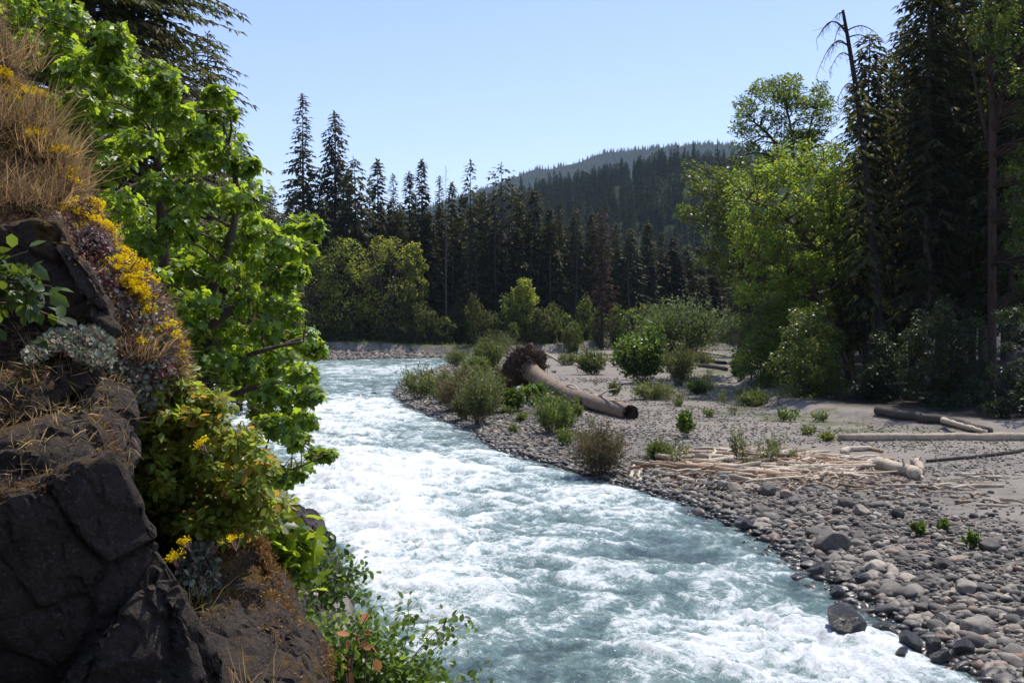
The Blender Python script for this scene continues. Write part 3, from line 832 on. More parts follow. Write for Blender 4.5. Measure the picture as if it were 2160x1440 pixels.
# ================================================================== FORESTED HILL
HGp, HLb = 'conifers covering the hazy hill', 'small dark conifer growing on the forested hillside in the haze'
hill_protos = []
for sd in (71, 72, 73, 74):
    tr, cr = conifer_parts(seed=sd, H=18, R=2.9, nb=60, spacing=1.0, sl=1.9, base=.08, droop=.4, column=.75, twigs=False, sw=1.3)
    mm = MB(); mm.v, mm.f, mm.n = list(cr.v), list(cr.f), cr.n
    for V in tr.v[:1]: pass
    hill_protos.append(cr)
hill_me = [m.mesh('hill_conifer', [M['conifer_hill']]) for m in hill_protos]
rngh = np.random.RandomState(5)
spots = []
while len(spots) < 1400:
    Y = 380 + 640 * rngh.rand() ** .8; px = rngh.uniform(880, 1640)
    x = (px - 1080) / F * Y
    spots.append((x, Y))
for px in np.arange(960, 1600, 9.5): spots.append(((px + rngh.normal() * 3 - 1080) / F * 1000, 1000 + rngh.normal() * 14))
spots = np.array(spots); sz = hill_z(spots[:, 0], spots[:, 1])
order = np.argsort(spots[:, 1])
mass = MB()
n_ind = 0
for q, i in enumerate(order):
    x, y = spots[i]; z = sz[i] - .5; sc = rngh.uniform(.7, 1.25); a = rngh.rand() * 6.28; j = q % 4
    if z < 5 and y < 420: continue
    if n_ind < 110:
        o = bpy.data.objects.new('conifer_tree', hill_me[j]); COL.objects.link(o)
        o.location = (x, y, z); o.rotation_euler = (0, 0, a); o.scale = (sc, sc, sc * rngh.uniform(.9, 1.2))
        tag(o, HLb, 'conifer', HGp); n_ind += 1
    else:
        V = np.concatenate(hill_protos[j].v); Fc = hill_protos[j].f
        ca_, sa_ = math.cos(a), math.sin(a)
        V2 = np.stack([V[:, 0] * ca_ - V[:, 1] * sa_, V[:, 0] * sa_ + V[:, 1] * ca_, V[:, 2] * rngh.uniform(.9, 1.2)], -1) * sc + (x, y, z)
        base_n = mass.n
        mass.v.append(V2); mass.n += len(V2)
        for fc, m_ in Fc: mass.f.append((fc + base_n, 0))
tag(mass.build('hill_forest', M['conifer_hill']), 'hazy dark conifer forest covering the upper hill', 'forest', kind='stuff')

# tiny trees that roughen the far mountain
rgm = np.random.RandomState(66); n = 9000
X = rgm.uniform(-420, 1250, n); Y = np.where(rgm.rand(n) < .35, rgm.uniform(3440, 3520, n), rgm.uniform(2500, 3520, n))
def mtn(x, y):
    i = np.clip(np.searchsorted(my_, y), 1, len(my_) - 1); j = np.clip(((x - mx_[0]) / 11.).astype(int), 0, len(mx_) - 2)
    ty = (y - my_[i - 1]) / (my_[i] - my_[i - 1]); tx = (x - mx_[j]) / 11.
    return (mz[i - 1, j] * (1 - tx) + mz[i - 1, j + 1] * tx) * (1 - ty) + (mz[i, j] * (1 - tx) + mz[i, j + 1] * tx) * ty
Z = mtn(X, Y) - 1.5; hgt_ = rgm.uniform(9, 21, n); wd = hgt_ * .17
ang_ = np.linspace(0, 2 * np.pi, 5, endpoint=False)
ring = np.stack([X[:, None] + wd[:, None] * np.cos(ang_), Y[:, None] + wd[:, None] * np.sin(ang_), np.broadcast_to(Z[:, None], (n, 5))], -1)
V = np.concatenate([ring, np.stack([X, Y, Z + hgt_], -1)[:, None]], 1)
mb = MB(); mb.add(V.reshape(-1, 3), (np.arange(n)[:, None, None] * 6 + np.array([(k, (k + 1) % 5, 5) for k in range(5)])[None]).reshape(-1, 3))
tag(mb.build('mountain_forest', M['conifer_hill']), 'tiny far off conifers covering the blue mountain', 'forest', kind='stuff')

# ================================================================== FOREST AND TREES ON THE RIGHT BANK
def inpoly(poly, x, y):
    r = False; n = len(poly)
    for i in range(n):
        (ax, ay), (bx, by) = poly[i], poly[(i + 1) % n]
        if (ay > y) != (by > y) and x < (bx - ax) * (y - ay) / (by - ay) + ax: r = not r
    return r
def poly_lobes(poly, n, Y0, Y1, r0, r1, seed, origin=(0, 0, 0)):
    """leaf lobes filling a crown whose outline was measured in the photograph, given real depth Y0..Y1"""
    rng = np.random.RandomState(seed); out = []
    xs_, ys_ = [p[0] for p in poly], [p[1] for p in poly]
    while len(out) < n:
        x, y = rng.uniform(min(xs_), max(xs_)), rng.uniform(min(ys_), max(ys_))
        if not inpoly(poly, x, y): continue
        Y = rng.uniform(Y0, Y1)
        out.append((P(x, y, Y) - np.asarray(origin), rng.uniform(r0, r1) / F * Y))
    return out
def st(pxs, Y, origin, r0, r1):
    return ([P(x, y, Y + (k if len(q) < 3 else q[2])) - origin for q in pxs for x, y, k in [(q[0], q[1], 0)]], r0, r1)

b1 = np.array((*P(1800, 800, 72)[:2], 0)); b1[2] = gz(b1[0], b1[1]) - .1
poly1 = [(1550, 370), (1600, 330), (1640, 310), (1720, 300), (1790, 330), (1795, 440), (1830, 520), (1825, 600), (1780, 690), (1750, 800), (1620, 835), (1560, 770), (1560, 620), (1540, 480)]
lobes_tree('broadleaf_tree', 'big sunlit tree with fanned mossy limbs leaning over the gravel bar', 'tree', b1,
    [st([(1800, 850), (1785, 740), (1768, 640), (1735, 545), (1690, 490), (1630, 440), (1580, 420)], 72, b1, .30, .06),
     st([(1803, 850), (1795, 740), (1772, 620), (1765, 540), (1752, 430), (1735, 350)], 72.5, b1, .26, .05),
     st([(1790, 780), (1750, 660), (1700, 600), (1640, 560), (1580, 540)], 70, b1, .18, .04),
     st([(1772, 620), (1790, 500), (1775, 400)], 73, b1, .14, .04),
     st([(1780, 700), (1720, 690), (1640, 700), (1590, 720)], 69, b1, .14, .03)],
    poly_lobes(poly1, 330, 67, 77, 15, 28, 101, b1), 'alder_yellow', 'bark_moss', .25, 90, rng=np.random.RandomState(3), twig_r=.05)
b2 = np.array((*P(1690, 800, 82)[:2], 0)); b2[2] = gz(b2[0], b2[1]) - .1
poly2 = [(1550, 215), (1600, 175), (1660, 165), (1720, 172), (1755, 200), (1760, 250), (1720, 300), (1680, 330), (1640, 280), (1590, 300), (1545, 270), (1565, 240)]
lobes_tree('broadleaf_tree', 'tall tree whose round green crown stands open against the sky', 'tree', b2,
    [st([(1690, 850), (1695, 600), (1680, 420), (1660, 335), (1620, 280), (1580, 250)], 82, b2, .34, .05),
     st([(1680, 420), (1672, 330), (1668, 260), (1650, 200)], 82, b2, .2, .04),
     st([(1676, 380), (1700, 300), (1720, 230)], 82.5, b2, .18, .04),
     st([(1660, 340), (1600, 320), (1560, 330)], 81, b2, .1, .03)],
    poly_lobes(poly2, 120, 78, 86, 12, 22, 102, b2) + poly_lobes([(1540, 300), (1600, 300), (1700, 270), (1775, 290), (1780, 380), (1600, 385), (1530, 350)], 60, 79, 86, 11, 20, 105, b2), 'alder', 'bark', .24, 75, rng=np.random.RandomState(4), twig_r=.05, droop=0)
b3 = np.array((*P(1560, 780, 92)[:2], 0)); b3[2] = gz(b3[0], b3[1]) - .1
poly3 = [(1440, 340), (1500, 355), (1560, 330), (1600, 400), (1590, 520), (1560, 640), (1510, 600), (1470, 560), (1500, 510), (1432, 470), (1440, 440), (1500, 425), (1445, 400)]
lobes_tree('broadleaf_tree', 'dark drooping tree reaching left in front of the forested hill', 'tree', b3,
    [st([(1560, 800), (1570, 600), (1555, 480), (1530, 400), (1515, 330)], 92, b3, .4, .05),
     st([(1560, 520), (1510, 470), (1440, 460)], 91, b3, .14, .03), st([(1552, 470), (1500, 420), (1445, 395)], 92, b3, .14, .03), st([(1560, 600), (1520, 560), (1480, 555)], 92, b3, .12, .03),
     st([(1540, 430), (1510, 370), (1455, 345)], 93, b3, .12, .03), st([(1530, 400), (1513, 330), (1513, 292)], 93, b3, .06, .02)],
    poly_lobes(poly3, 130, 87, 97, 12, 22, 103, b3), 'alder', 'bark_moss', .30, 75, rng=np.random.RandomState(5), twig_r=.05)
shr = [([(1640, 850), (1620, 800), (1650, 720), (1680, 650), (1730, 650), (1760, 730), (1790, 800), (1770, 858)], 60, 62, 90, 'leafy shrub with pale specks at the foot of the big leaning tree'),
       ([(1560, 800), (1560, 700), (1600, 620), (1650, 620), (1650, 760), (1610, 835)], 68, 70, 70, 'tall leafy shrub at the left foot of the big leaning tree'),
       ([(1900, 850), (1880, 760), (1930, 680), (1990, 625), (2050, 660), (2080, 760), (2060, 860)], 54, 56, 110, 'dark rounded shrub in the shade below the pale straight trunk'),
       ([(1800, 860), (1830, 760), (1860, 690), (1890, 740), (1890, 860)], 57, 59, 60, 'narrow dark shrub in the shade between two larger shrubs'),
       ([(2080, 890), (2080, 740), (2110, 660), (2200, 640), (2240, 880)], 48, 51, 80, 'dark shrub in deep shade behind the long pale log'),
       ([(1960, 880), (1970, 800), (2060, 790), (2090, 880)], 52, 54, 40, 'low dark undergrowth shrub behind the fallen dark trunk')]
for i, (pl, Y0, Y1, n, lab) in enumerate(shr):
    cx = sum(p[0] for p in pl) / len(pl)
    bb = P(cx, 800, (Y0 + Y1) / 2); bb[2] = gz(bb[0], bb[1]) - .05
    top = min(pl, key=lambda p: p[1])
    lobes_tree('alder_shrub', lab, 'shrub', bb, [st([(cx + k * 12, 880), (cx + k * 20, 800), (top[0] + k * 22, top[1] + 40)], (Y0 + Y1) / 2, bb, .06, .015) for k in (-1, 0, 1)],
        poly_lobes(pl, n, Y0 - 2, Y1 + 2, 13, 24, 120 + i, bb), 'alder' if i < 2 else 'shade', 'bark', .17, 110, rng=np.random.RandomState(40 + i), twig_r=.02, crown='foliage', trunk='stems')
# right-hand broadleaf with a forked trunk at the picture's edge
b4 = np.array((*P(2092, 800, 60)[:2], 0)); b4[2] = gz(b4[0], b4[1]) - .1
lobes_tree('broadleaf_tree', 'tall tree with a thick reddish forked trunk among the dark firs', 'tree', b4,
    [st([(2092, 900), (2092, 500), (2094, 280), (2090, 120), (2085, -60), (2080, -200)], 60, b4, .27, .10), st([(2095, 280), (2115, 190), (2140, 120), (2170, 60)], 60, b4, .2, .06), st([(2092, 330), (2060, 200), (2040, 60)], 60.5, b4, .12, .05)],
    poly_lobes([(2030, -120), (2110, -160), (2230, -100), (2250, 100), (2230, 620), (2170, 640), (2130, 500), (2120, 380), (2140, 250), (2100, 160), (2050, 100)], 220, 56, 64, 15, 26, 131, b4), 'alder', 'bark_red', .23, 80, rng=np.random.RandomState(6), twig_r=.05)

# the tall firs
near = dict(spacing=.26, sl=1.0, sw=.8, twigs=True)
def rpos(px, Y): x = P(px, 700, Y)[0]; return np.array((x, Y, gz(x, Y) - .15))
def rh(px, top, Y): return P(px, top, Y)[2] - rpos(px, Y)[2]
RG, RL = 'dark firs of the right bank forest', 'tall dark fir standing in the forest on the right bank'
fa_ = conifer('conifer_tree', 'tall fir with a straight pale lower trunk on the right bank', rpos(1955, 68), None, ('bark_pale', 'conifer_warm'), H=rh(1955, -170, 68), R=4.2, seed=201, nb=420, base=.16, droop=.32, up=.2, column=.45, gap=.08, rad=.0125, bare=40, **near)
fb_ = conifer('conifer_tree', 'fir with a rounded bushy top behind the leaning dead snag', rpos(1830, 70), None, ('bark', 'conifer_warm'), H=rh(1830, 72, 70), R=3.0, seed=202, nb=360, base=.12, droop=.4, column=.42, gap=.12, bare=30, **near)
fc_ = conifer('conifer_tree', 'slim fir with a small pointed top between two taller firs', rpos(1868, 76), None, ('bark', 'conifer'), H=rh(1868, 108, 76), R=2.6, seed=203, nb=300, base=.1, droop=.42, column=.6, gap=.1, bare=30, **near)
fk = [(fa_, rh(1955, -170, 68), 4.2), (fb_, rh(1830, 72, 70), 3.0), (fc_, rh(1868, 108, 76), 2.6)]
random.seed(9)
for px, top, Y, k, w in [(2030, -200, 72, 0, 4.2), (2135, -150, 66, 0, 4.0), (1905, 40, 82, 1, 3.4), (1990, -60, 84, 0, 4.5), (2075, -80, 80, 0, 4.6), (2190, -200, 70, 0, 4.5), (1925, 150, 90, 1, 3.5), (1850, 230, 86, 2, 3.2),
                        (1795, 330, 92, 2, 3.2), (1760, 360, 100, 1, 3.8), (1700, 420, 108, 1, 3.8), (1640, 440, 118, 2, 3.8), (1980, 60, 98, 1, 4.2), (2050, 20, 100, 1, 4.2), (2120, 0, 98, 0, 4.6), (2200, -50, 92, 0, 4.8), (1890, 250, 105, 1, 4), (1600, 450, 126, 2, 4), (2280, -150, 74, 0, 4.6), (2360, -150, 80, 0, 4.6),
                        (1820, 300, 112, 0, 4.8), (1950, 200, 120, 0, 5), (2080, 120, 120, 0, 5), (2180, 100, 116, 0, 5), (1730, 460, 130, 0, 5), (1660, 500, 140, 0, 5), (1590, 500, 150, 0, 5), (2260, 60, 110, 0, 5)]:
    r0, H0, R0 = fk[k]
    dup(r0, rpos(px, Y), random.random() * 6.28, (w / R0, w / R0, rh(px, top, Y) / H0), RL, RG)
# leaning dead-topped snag
b5 = rpos(1862, 63)
sn = thing('dead_snag', 'leaning dead-topped snag with bare curved drooping branches against the sky', 'dead tree', b5)
tk = MB()
sp_ = np.array([P(1862, 860, 63), P(1850, 620, 63), P(1832, 400, 63), P(1808, 200, 63), P(1790, 90, 63), P(1778, 22, 63)]) - b5
tt = np.linspace(0, 1, 18); sp_ = np.stack([np.interp(tt, np.linspace(0, 1, 6), sp_[:, k]) for k in range(3)], -1)
tube(tk, sp_, np.linspace(.27, .09, 18), 8)
tk.build('trunk', M['bark_dark'], sn)
rg = np.random.RandomState(8); br = MB()
for (x0, y0, x1, y1, sg) in [(1782, 55, 1755, 110, .6), (1784, 70, 1722, 85, .9), (1786, 95, 1722, 160, .9), (1782, 62, 1730, 72, .6), (1786, 66, 1850, 72, .4), (1778, 28, 1762, 36, .1), (1788, 80, 1845, 90, .3), (1794, 120, 1750, 150, .6), (1798, 150, 1840, 165, .4), (1790, 100, 1740, 130, .8), (1802, 180, 1765, 215, .5), (1806, 220, 1770, 240, .5), (1800, 170, 1835, 150, .3)]:
    a_, b_ = P(x0, y0, 63) - b5, P(x1, y1, 63 + rg.uniform(-1, 1)) - b5
    cp = curve(a_, b_, 9, sag=sg); tube(br, cp, np.linspace(.05, .012, 9), 4, cap=False)
    for j in range(12):
        q = cp[rg.randint(2, 9)]; e = q + np.array((rg.normal() * .2, rg.normal() * .2, -rg.uniform(.15, .7)))
        tube(br, curve(q, e, 3), np.array([.014, .01, .006]), 3, cap=False)
br.build('branches', M['bark_dark'], sn)
_, cr = conifer_parts(seed=77, H=16, R=1.9, nb=120, base=.1, droop=.45, column=.3, gap=.2, spacing=.4, sl=.8, sw=.9)
o = cr.build('foliage', M['conifer_warm'], sn); o.location = (sp_[3] + sp_[8]) / 2 * np.array((1, 1, 0)) + np.array((0, 0, 3.0)); o.rotation_euler = (0, -.055, 0)

# willow thicket at the far end of the bar
bush('willow_thicket', 'large grey green willow thicket at the far end of the bar', 'shrub', G(1432, 735), 9.0, 9.5, 'thicket', .40, 80, 80, 301, .4, KITE, scatter=.16)
bush('willow_thicket', 'low pale willow clump in front of the far willow thicket', 'shrub', G(1485, 738), 4.6, 7.5, 'willow', .34, 50, 60, 302, .4, KITE, scatter=.16)
bush('willow_thicket', 'green willow clump tucked against the dark trees beyond the bar', 'shrub', G(1535, 738), 8.0, 8, 'thicket', .4, 50, 60, 303, .4, KITE, scatter=.16)
bush('willow_thicket', 'pale willow clump left of the far willow thicket', 'shrub', G(1390, 736), 5.5, 7, 'willow', .42, 40, 60, 304, .4, KITE, scatter=.16)

# ================================================================== BUSHES ON THE GRAVEL BAR
bushes = [(1165, 915, 85, 95, 'willow_green', 'upright green willow bush at the river end of the fallen log shadow', 45, 55, .8),
          (1010, 898, 95, 125, 'willow', 'big grey green willow bush at the waters edge before the root wad', 60, 60, .6),
          (955, 868, 80, 95, 'willow_brown', 'brownish half dry willow bush at the waters edge', 50, 50, .6),
          (885, 842, 75, 72, 'willow', 'small willow bush at the outer bend of the bar', 45, 45, .7),
          (962, 773, 52, 42, 'willow', 'far low round willow bush beside the distant water', 40, 40, .6),
          (1030, 788, 72, 82, 'willow_green', 'bright green bush left of the root wad', 50, 55, .6),
          (1050, 752, 90, 56, 'willow', 'pale willow clump behind the root wad', 50, 50, .5),
          (990, 835, 70, 75, 'willow', 'pale willow bush in the middle of the shore thicket', 45, 50, .7),
          (1080, 868, 48, 52, 'fresh', 'dark green leafy bush under the root wad', 40, 45, .5),
          (1128, 850, 60, 40, 'fresh', 'low green bush growing against the fallen log', 40, 40, .4),
          (1265, 1008, 118, 112, 'willow_brown', 'large brown willow bush standing in the water edge cobbles', 75, 60, .7),
          (1395, 972, 62, 46, 'willow_green', 'low green bush behind the driftwood', 40, 45, .5),
          (1445, 922, 34, 64, 'fresh', 'thin green sapling alone on the gravel', 14, 40, 1.0),
          (1560, 978, 40, 92, 'willow', 'tall wispy sapling rising from the driftwood', 14, 32, 1.0),
          (1250, 790, 66, 54, 'willow_green', 'round green bush behind the fallen log', 45, 50, .5),
          (1352, 808, 108, 118, 'fresh', 'largest leafy green bush behind the fallen log', 75, 70, .5),
          (1432, 812, 78, 92, 'willow', 'pale willow bush right of the largest leafy bush', 55, 50, .8),
          (1378, 842, 88, 36, 'willow', 'low patch of willow shoots on the sand', 60, 30, 1.0),
          (1472, 832, 44, 30, 'willow_green', 'small light green bush on the sand', 35, 35, .5),
          (1297, 834, 28, 28, 'willow', 'tiny willow tuft behind the fallen log', 20, 24, .9),
          (1242, 742, 32, 40, 'fresh', 'small green bush beside the far pale driftwood', 35, 40, .7),
          (1318, 772, 50, 36, 'fresh', 'green bush left behind the largest leafy bush', 35, 40, .5),
          (1200, 770, 50, 26, 'willow', 'low willow patch right behind the root wad', 35, 30, .6),
          (1380, 770, 50, 100, 'fresh', 'tall leafy shrub rising behind the largest leafy bush', 40, 50, .8),
          (1590, 840, 70, 28, 'willow_green', 'low green plants at the foot of the dark shrubs', 45, 40, .4),
          (1940, 1130, 34, 32, 'fresh', 'small weed growing among the cobbles, left of three', 10, 26, .8),
          (1988, 1122, 28, 28, 'fresh', 'small weed growing among the cobbles, middle of three', 9, 24, .8),
          (2048, 1158, 30, 48, 'fresh', 'tallest small weed growing among the cobbles, right of three', 9, 28, 1.0),
          (1215, 878, 36, 26, 'willow', 'small tuft below the fallen log', 20, 24, .7),
          (1100, 890, 30, 20, 'willow_green', 'tiny green tuft between two shore willows', 20, 22, .6),
          (1745, 930, 30, 18, 'greengrass', 'small green tuft at the tip of the long pale log', 16, 22, .6),
          (1580, 985, 30, 14, 'willow_green', 'green tuft at the foot of the wispy sapling', 16, 20, .4),
          (1560, 800, 40, 60, 'willow', 'pale shrub at the left edge of the dark trees', 40, 45, .8),
          (1480, 770, 60, 30, 'willow', 'low willow scrub far along the bar', 45, 35, .6),
          (1035, 872, 70, 95, 'willow', 'grey willow bush right behind the biggest shore willow', 50, 50, .7),
          (935, 852, 60, 70, 'willow_green', 'small green willow bush behind the brownish one', 45, 45, .6),
          (1060, 832, 60, 66, 'willow', 'willow bush just left of the root wad base', 45, 45, .6),
          (1005, 806, 56, 60, 'willow_green', 'green willow bush behind the shore thicket', 45, 45, .6),
          (975, 888, 50, 70, 'willow', 'thin willow bush at the waters edge left of the biggest one', 35, 45, .8),
          (1180, 905, 40, 70, 'fresh', 'leafy green shoots behind the upright willow bush', 26, 40, .8)]
for i, (px, py, w, h, lm, lab, ns, per, up_) in enumerate(bushes):
    p = G(px, py); k = p[1] / F
    bush('willow_bush' if lm.startswith('willow') else 'green_bush', lab, 'bush', p, h * k * 1.02, w * k * 1.05, lm, max(.085, min(.34, p[1] * .0038)), ns, per, 400 + i, up_, OVAL if lm == 'fresh' else NARROW, twig=.005 + .0001 * p[1], scatter=.13)

sdl = bush('willow_seedling', 'knee high willow seedling growing on the open gravel bar', 'seedling', (0, 0, 0), .55, .5, 'willow', .075, 14, 22, 460, .9, NARROW, 'willow seedlings scattered over the bar', .004, scatter=.14)
sd2 = bush('willow_seedling', 'knee high willow seedling growing on the open gravel bar', 'seedling', (0, 0, 0), .4, .6, 'willow_green', .08, 14, 22, 461, .6, OVAL, 'willow seedlings scattered over the bar', .004, scatter=.14)
rgs = np.random.RandomState(462); n_ = 0
while n_ < 62:
    px, py = rgs.uniform(900, 1750), rgs.uniform(765, 985)
    p = G(px, py); hh_, d_, k_, i_, f_ = terrain(p[:1], p[1:2], True)
    if i_[0] or d_[0] < 1.0 or k_[0] != 0 or f_[0] > 0 or rgs.rand() > (.9 if py < 860 or px < 1250 else .22): continue
    src = (sdl, sd2)[n_ % 2]; sc = rgs.uniform(.7, 1.9)
    if n_ < 2: src.location = tuple(p); src.scale = (sc, sc, sc)
    else: dup(src, p, rgs.rand() * 6.28, (sc, sc, sc * rgs.uniform(.7, 1.3)))
    n_ += 1

# ================================================================== FALLEN LOG WITH ROOT WAD
e0, e1 = G(1118, 836), G(1328, 884)
lg = thing('fallen_log', 'big bare fallen tree trunk with an upturned root wad on the gravel bar', 'log', e0)
ctl = np.array([P(1108, 775, e0[1] + 1.0), P(1128, 790, e0[1]), P(1160, 812, e0[1] - 3.5), P(1200, 832, 0), P(1260, 848, 0), P(1328, 871, 0)][:3] +
               [P(1200, 832, e0[1] + (e1[1] - e0[1]) * .42), P(1260, 850, e0[1] + (e1[1] - e0[1]) * .70), P(1330, 871, e1[1])]) - e0
tt = np.linspace(0, 1, 26); cp = np.stack([np.interp(tt, np.linspace(0, 1, 6), ctl[:, k]) for k in range(3)], -1)
for _ in range(2): cp[1:-1] = .25 * cp[:-2] + .5 * cp[1:-1] + .25 * cp[2:]
mbk = MB(); tube(mbk, cp, np.interp(tt, [0, .1, .25, .5, 1], [.95, .66, .52, .45, .41]), 16, cap=False, wob=.03, rng=np.random.RandomState(2))
tube(mbk, cp[-1:] + (cp[-2] - cp[-1])[None] * np.array([[0.], [.4], [1.2]]), [.41, .30, .25], 16, cap=False); tube(mbk, np.array([cp[-2] + (cp[-3] - cp[-2]) * .3, cp[-3]]), [.34, .02], 16)
mbk.build('trunk', M['log_bark'], lg)
jag = MB(); rg = np.random.RandomState(12); axd = nrm(cp[-1] - cp[-3]); sdv = nrm(np.cross(axd, (0, 0, 1))); upv = np.cross(sdv, axd)
for k in range(22):
    a = k / 22 * 6.28; q = cp[-1] + .37 * (math.cos(a) * sdv + math.sin(a) * upv) - axd * .1
    tube(jag, np.array([q, q + axd * rg.uniform(.1, .45)]), [.07, .015], 4)
jag.build('broken_end', M['wood_dark'], lg)
rw = MB(); rc = cp[0]; axr = nrm(cp[0] - cp[3]); s1 = nrm(np.cross(axr, (0, 0, 1))); s2 = np.cross(s1, axr)
for k in range(620):
    a = rg.rand() * 6.28; q = rg.rand(); L = rg.uniform(.8, 1.65) * (1.1 if math.sin(a) > -.2 else .8)
    dirr = nrm(math.cos(a) * s1 + math.sin(a) * s2 + axr * rg.uniform(-.35, .45))
    pts = [rc + dirr * .25]
    for j in range(5): 
        dirr = nrm(dirr + rg.normal(size=3) * .40 + np.array((0, 0, -.03))); pts.append(pts[-1] + dirr * L / 5)
    tube(rw, pts, np.linspace(rg.uniform(.05, .15), .012, 6), 4, cap=False)
    for j in (2, 3, 4):
        for _k in range(2):
            e = pts[j] + nrm(rg.normal(size=3)) * rg.uniform(.2, .6); tube(rw, curve(pts[j], e, 3, sag=rg.normal() * .05), [.025, .015, .006], 3, cap=False)
ico = bmesh.new(); bmesh.ops.create_icosphere(ico, subdivisions=4, radius=1)
IV = np.array([v.co[:] for v in ico.verts]); IF = np.array([[v.index for v in f.verts] for f in ico.faces]); ico.free()
dsk = IV * (1 + .7 * fbm(IV[:, 0] * 2.5, IV[:, 1] * 2.5, IV[:, 2] * 2.5, 4))[:, None]
rw.add(rc + 1.5 * dsk[:, :1] * s1 + 1.4 * dsk[:, 1:2] * s2 + .55 * dsk[:, 2:] * axr + .1 * axr, IF)
rw.build('root_wad', M['root'], lg)
vn = MB()
for (x0, y0, x1, y1, sg) in [(1193, 815, 1225, 830, .3), (1225, 826, 1322, 844, -.2), (1225, 828, 1232, 858, .3), (1262, 836, 1300, 820, .1), (1195, 818, 1196, 845, .1), (1256, 832, 1262, 844, 0), (1270, 835, 1274, 845, 0)]:
    t0 = (x0 - 1118) / 210; t1 = (x1 - 1118) / 210
    Ya, Yb = [e0[1] + (e1[1] - e0[1]) * np.clip(t, 0, 1) - .55 for t in (t0, t1)]
    tube(vn, curve(P(x0, y0, Ya) - e0, P(x1, y1, Yb) - e0, 8, sag=sg, side=.03), np.linspace(.06, .03, 8), 5)
vn.build('branch_stub', M['wood'], lg)

# ================================================================== DRIFTWOOD
def drift(px0, py0, px1, py1, wpx, label, mat='wood', bend=0.0, name='driftwood_log', cat='log', taper=.75, group=None, lift=0.0, knots=4, seed=0):
    rng = np.random.RandomState(seed + 500)
    a, b = G(px0, py0), G(px1, py1)
    r = wpx * (1.25 if wpx < 15 else 1.08) / 2 / F * .5 * (a[1] + b[1])
    t = np.linspace(0, 1, 14)[:, None]
    p = a + (b - a) * t
    d = nrm(b - a); sd = np.array((-d[1], d[0], 0))
    p = p + sd * (bend * np.sin(np.pi * t) + .25 * r * rng.normal(size=(14, 1)))
    gzv = terrain(p[:, 0], p[:, 1])
    base_l = np.interp(t[:, 0], [0, 1], [gzv[0], gzv[-1]])
    p[:, 2] = np.maximum(base_l, gzv) + r * .75 + lift
    root = thing(name, label, cat, (p[7][0], p[7][1], p[7][2] - r), 0, group)
    p = p - np.array(root.location)
    m = MB(); tube(m, p, r * np.linspace(1, taper, 14) * (1 + .07 * rng.normal(size=14)), 9, wob=.04, rng=rng)
    for k in range(knots):
        i = rng.randint(1, 13); q = p[i]; e = q + nrm(rng.normal(size=3) * (1, 1, .8) + (0, 0, .6)) * r * rng.uniform(1.3, 2.2)
        tube(m, [q, e], [r * .28, r * .12], 5)
    m.build('stem', M[mat], root)
    return root
drift(1768, 928, 2330, 928, 15, 'very long straight pale log lying across the sand by the forest', seed=1, knots=10, taper=1.3)
drift(1855, 988, 1940, 1012, 27, 'thick short pale log with a broken end on the sand', seed=2, knots=2, taper=.9)
drift(1928, 978, 1944, 1000, 17, 'stubby grey log behind the thick short log', seed=3, knots=2)
drift(1630, 1003, 1727, 990, 14, 'pale bent log in the middle of the driftwood line', bend=.15, seed=4)
drift(1385, 985, 1630, 1008, 17, 'long brown weathered log at the left of the driftwood line', 'wood_brown', seed=5, knots=8)
drift(1728, 990, 1804, 1002, 11, 'slim pale log left of the thick short log', seed=6)
drift(1738, 984, 1808, 994, 8, 'slimmer brownish log just behind the slim pale log', 'wood_brown', seed=7)
drift(1786, 962, 1838, 950, 12, 'curved bone pale log with a knob end', bend=.5, seed=8)
drift(1838, 950, 1862, 955, 7, 'small dark broken piece beside the curved bone pale log', 'wood_brown', seed=28)
drift(1868, 1028, 2118, 1027, 7, 'long thin straight pole lying on the sand', seed=9, knots=3)
drift(1478, 965, 1672, 962, 7, 'long slender pale pole at the back of the driftwood line', seed=10)
drift(1684, 962, 1790, 975, 7, 'slender pole slanting behind the pale bent log', 'wood_brown', seed=11)
drift(1752, 1004, 1824, 1010, 7, 'short flat pale piece in front of the slim pale log', seed=12)
drift(1688, 1010, 1760, 1030, 5, 'forked dark stick on the sand in front of the driftwood', 'wood_brown', seed=13)
drift(1756, 1032, 1772, 1022, 5, 'dark butt of the forked stick', 'wood_brown', seed=14)
drift(2165, 950, 1955, 976, 7, 'long dark bare branch lying on the sand at the right', 'wood_dark', seed=15, bend=.4)
drift(1850, 868, 2090, 918, 20, 'thick dark fallen trunk in the forest shade', 'wood_dark', seed=16, knots=8)
drift(1990, 888, 2078, 905, 10, 'grey splintered trunk leaning on the dark fallen trunk', 'wood', seed=17, lift=.2)
drift(2058, 1066, 2125, 1069, 5, 'thin pale stick alone on the sand at the right', seed=18)
drift(1812, 1018, 1866, 1027, 5, 'thin stick pointing at the long thin pole', 'wood_brown', seed=19)
drift(1330, 1012, 1337, 985, 7, 'pale upright stick by the brown bush, left of two', seed=20, name='driftwood_stick', cat='stick')
drift(1352, 1018, 1355, 990, 6, 'pale curved stick by the brown bush, right of two', seed=21, name='driftwood_stick', cat='stick', bend=.1)
drift(2000, 1030, 1945, 1034, 5, 'short stick just before the long thin pole', seed=22)
drift(1215, 742, 1238, 729, 4, 'far pale log, left of two crossing at the bars end', seed=23)
drift(1228, 744, 1252, 733, 4, 'far pale log, right of two crossing at the bars end', seed=24)
drift(1150, 746, 1192, 743, 4, 'far pale log lying flat behind the root wad', seed=25)
drift(1262, 748, 1370, 746, 3, 'far thin grey log line beyond the green bushes', 'wood_brown', seed=26)
drift(1400, 745, 1500, 742, 4, 'far brown log pile before the willow thicket', 'wood_brown', seed=27)
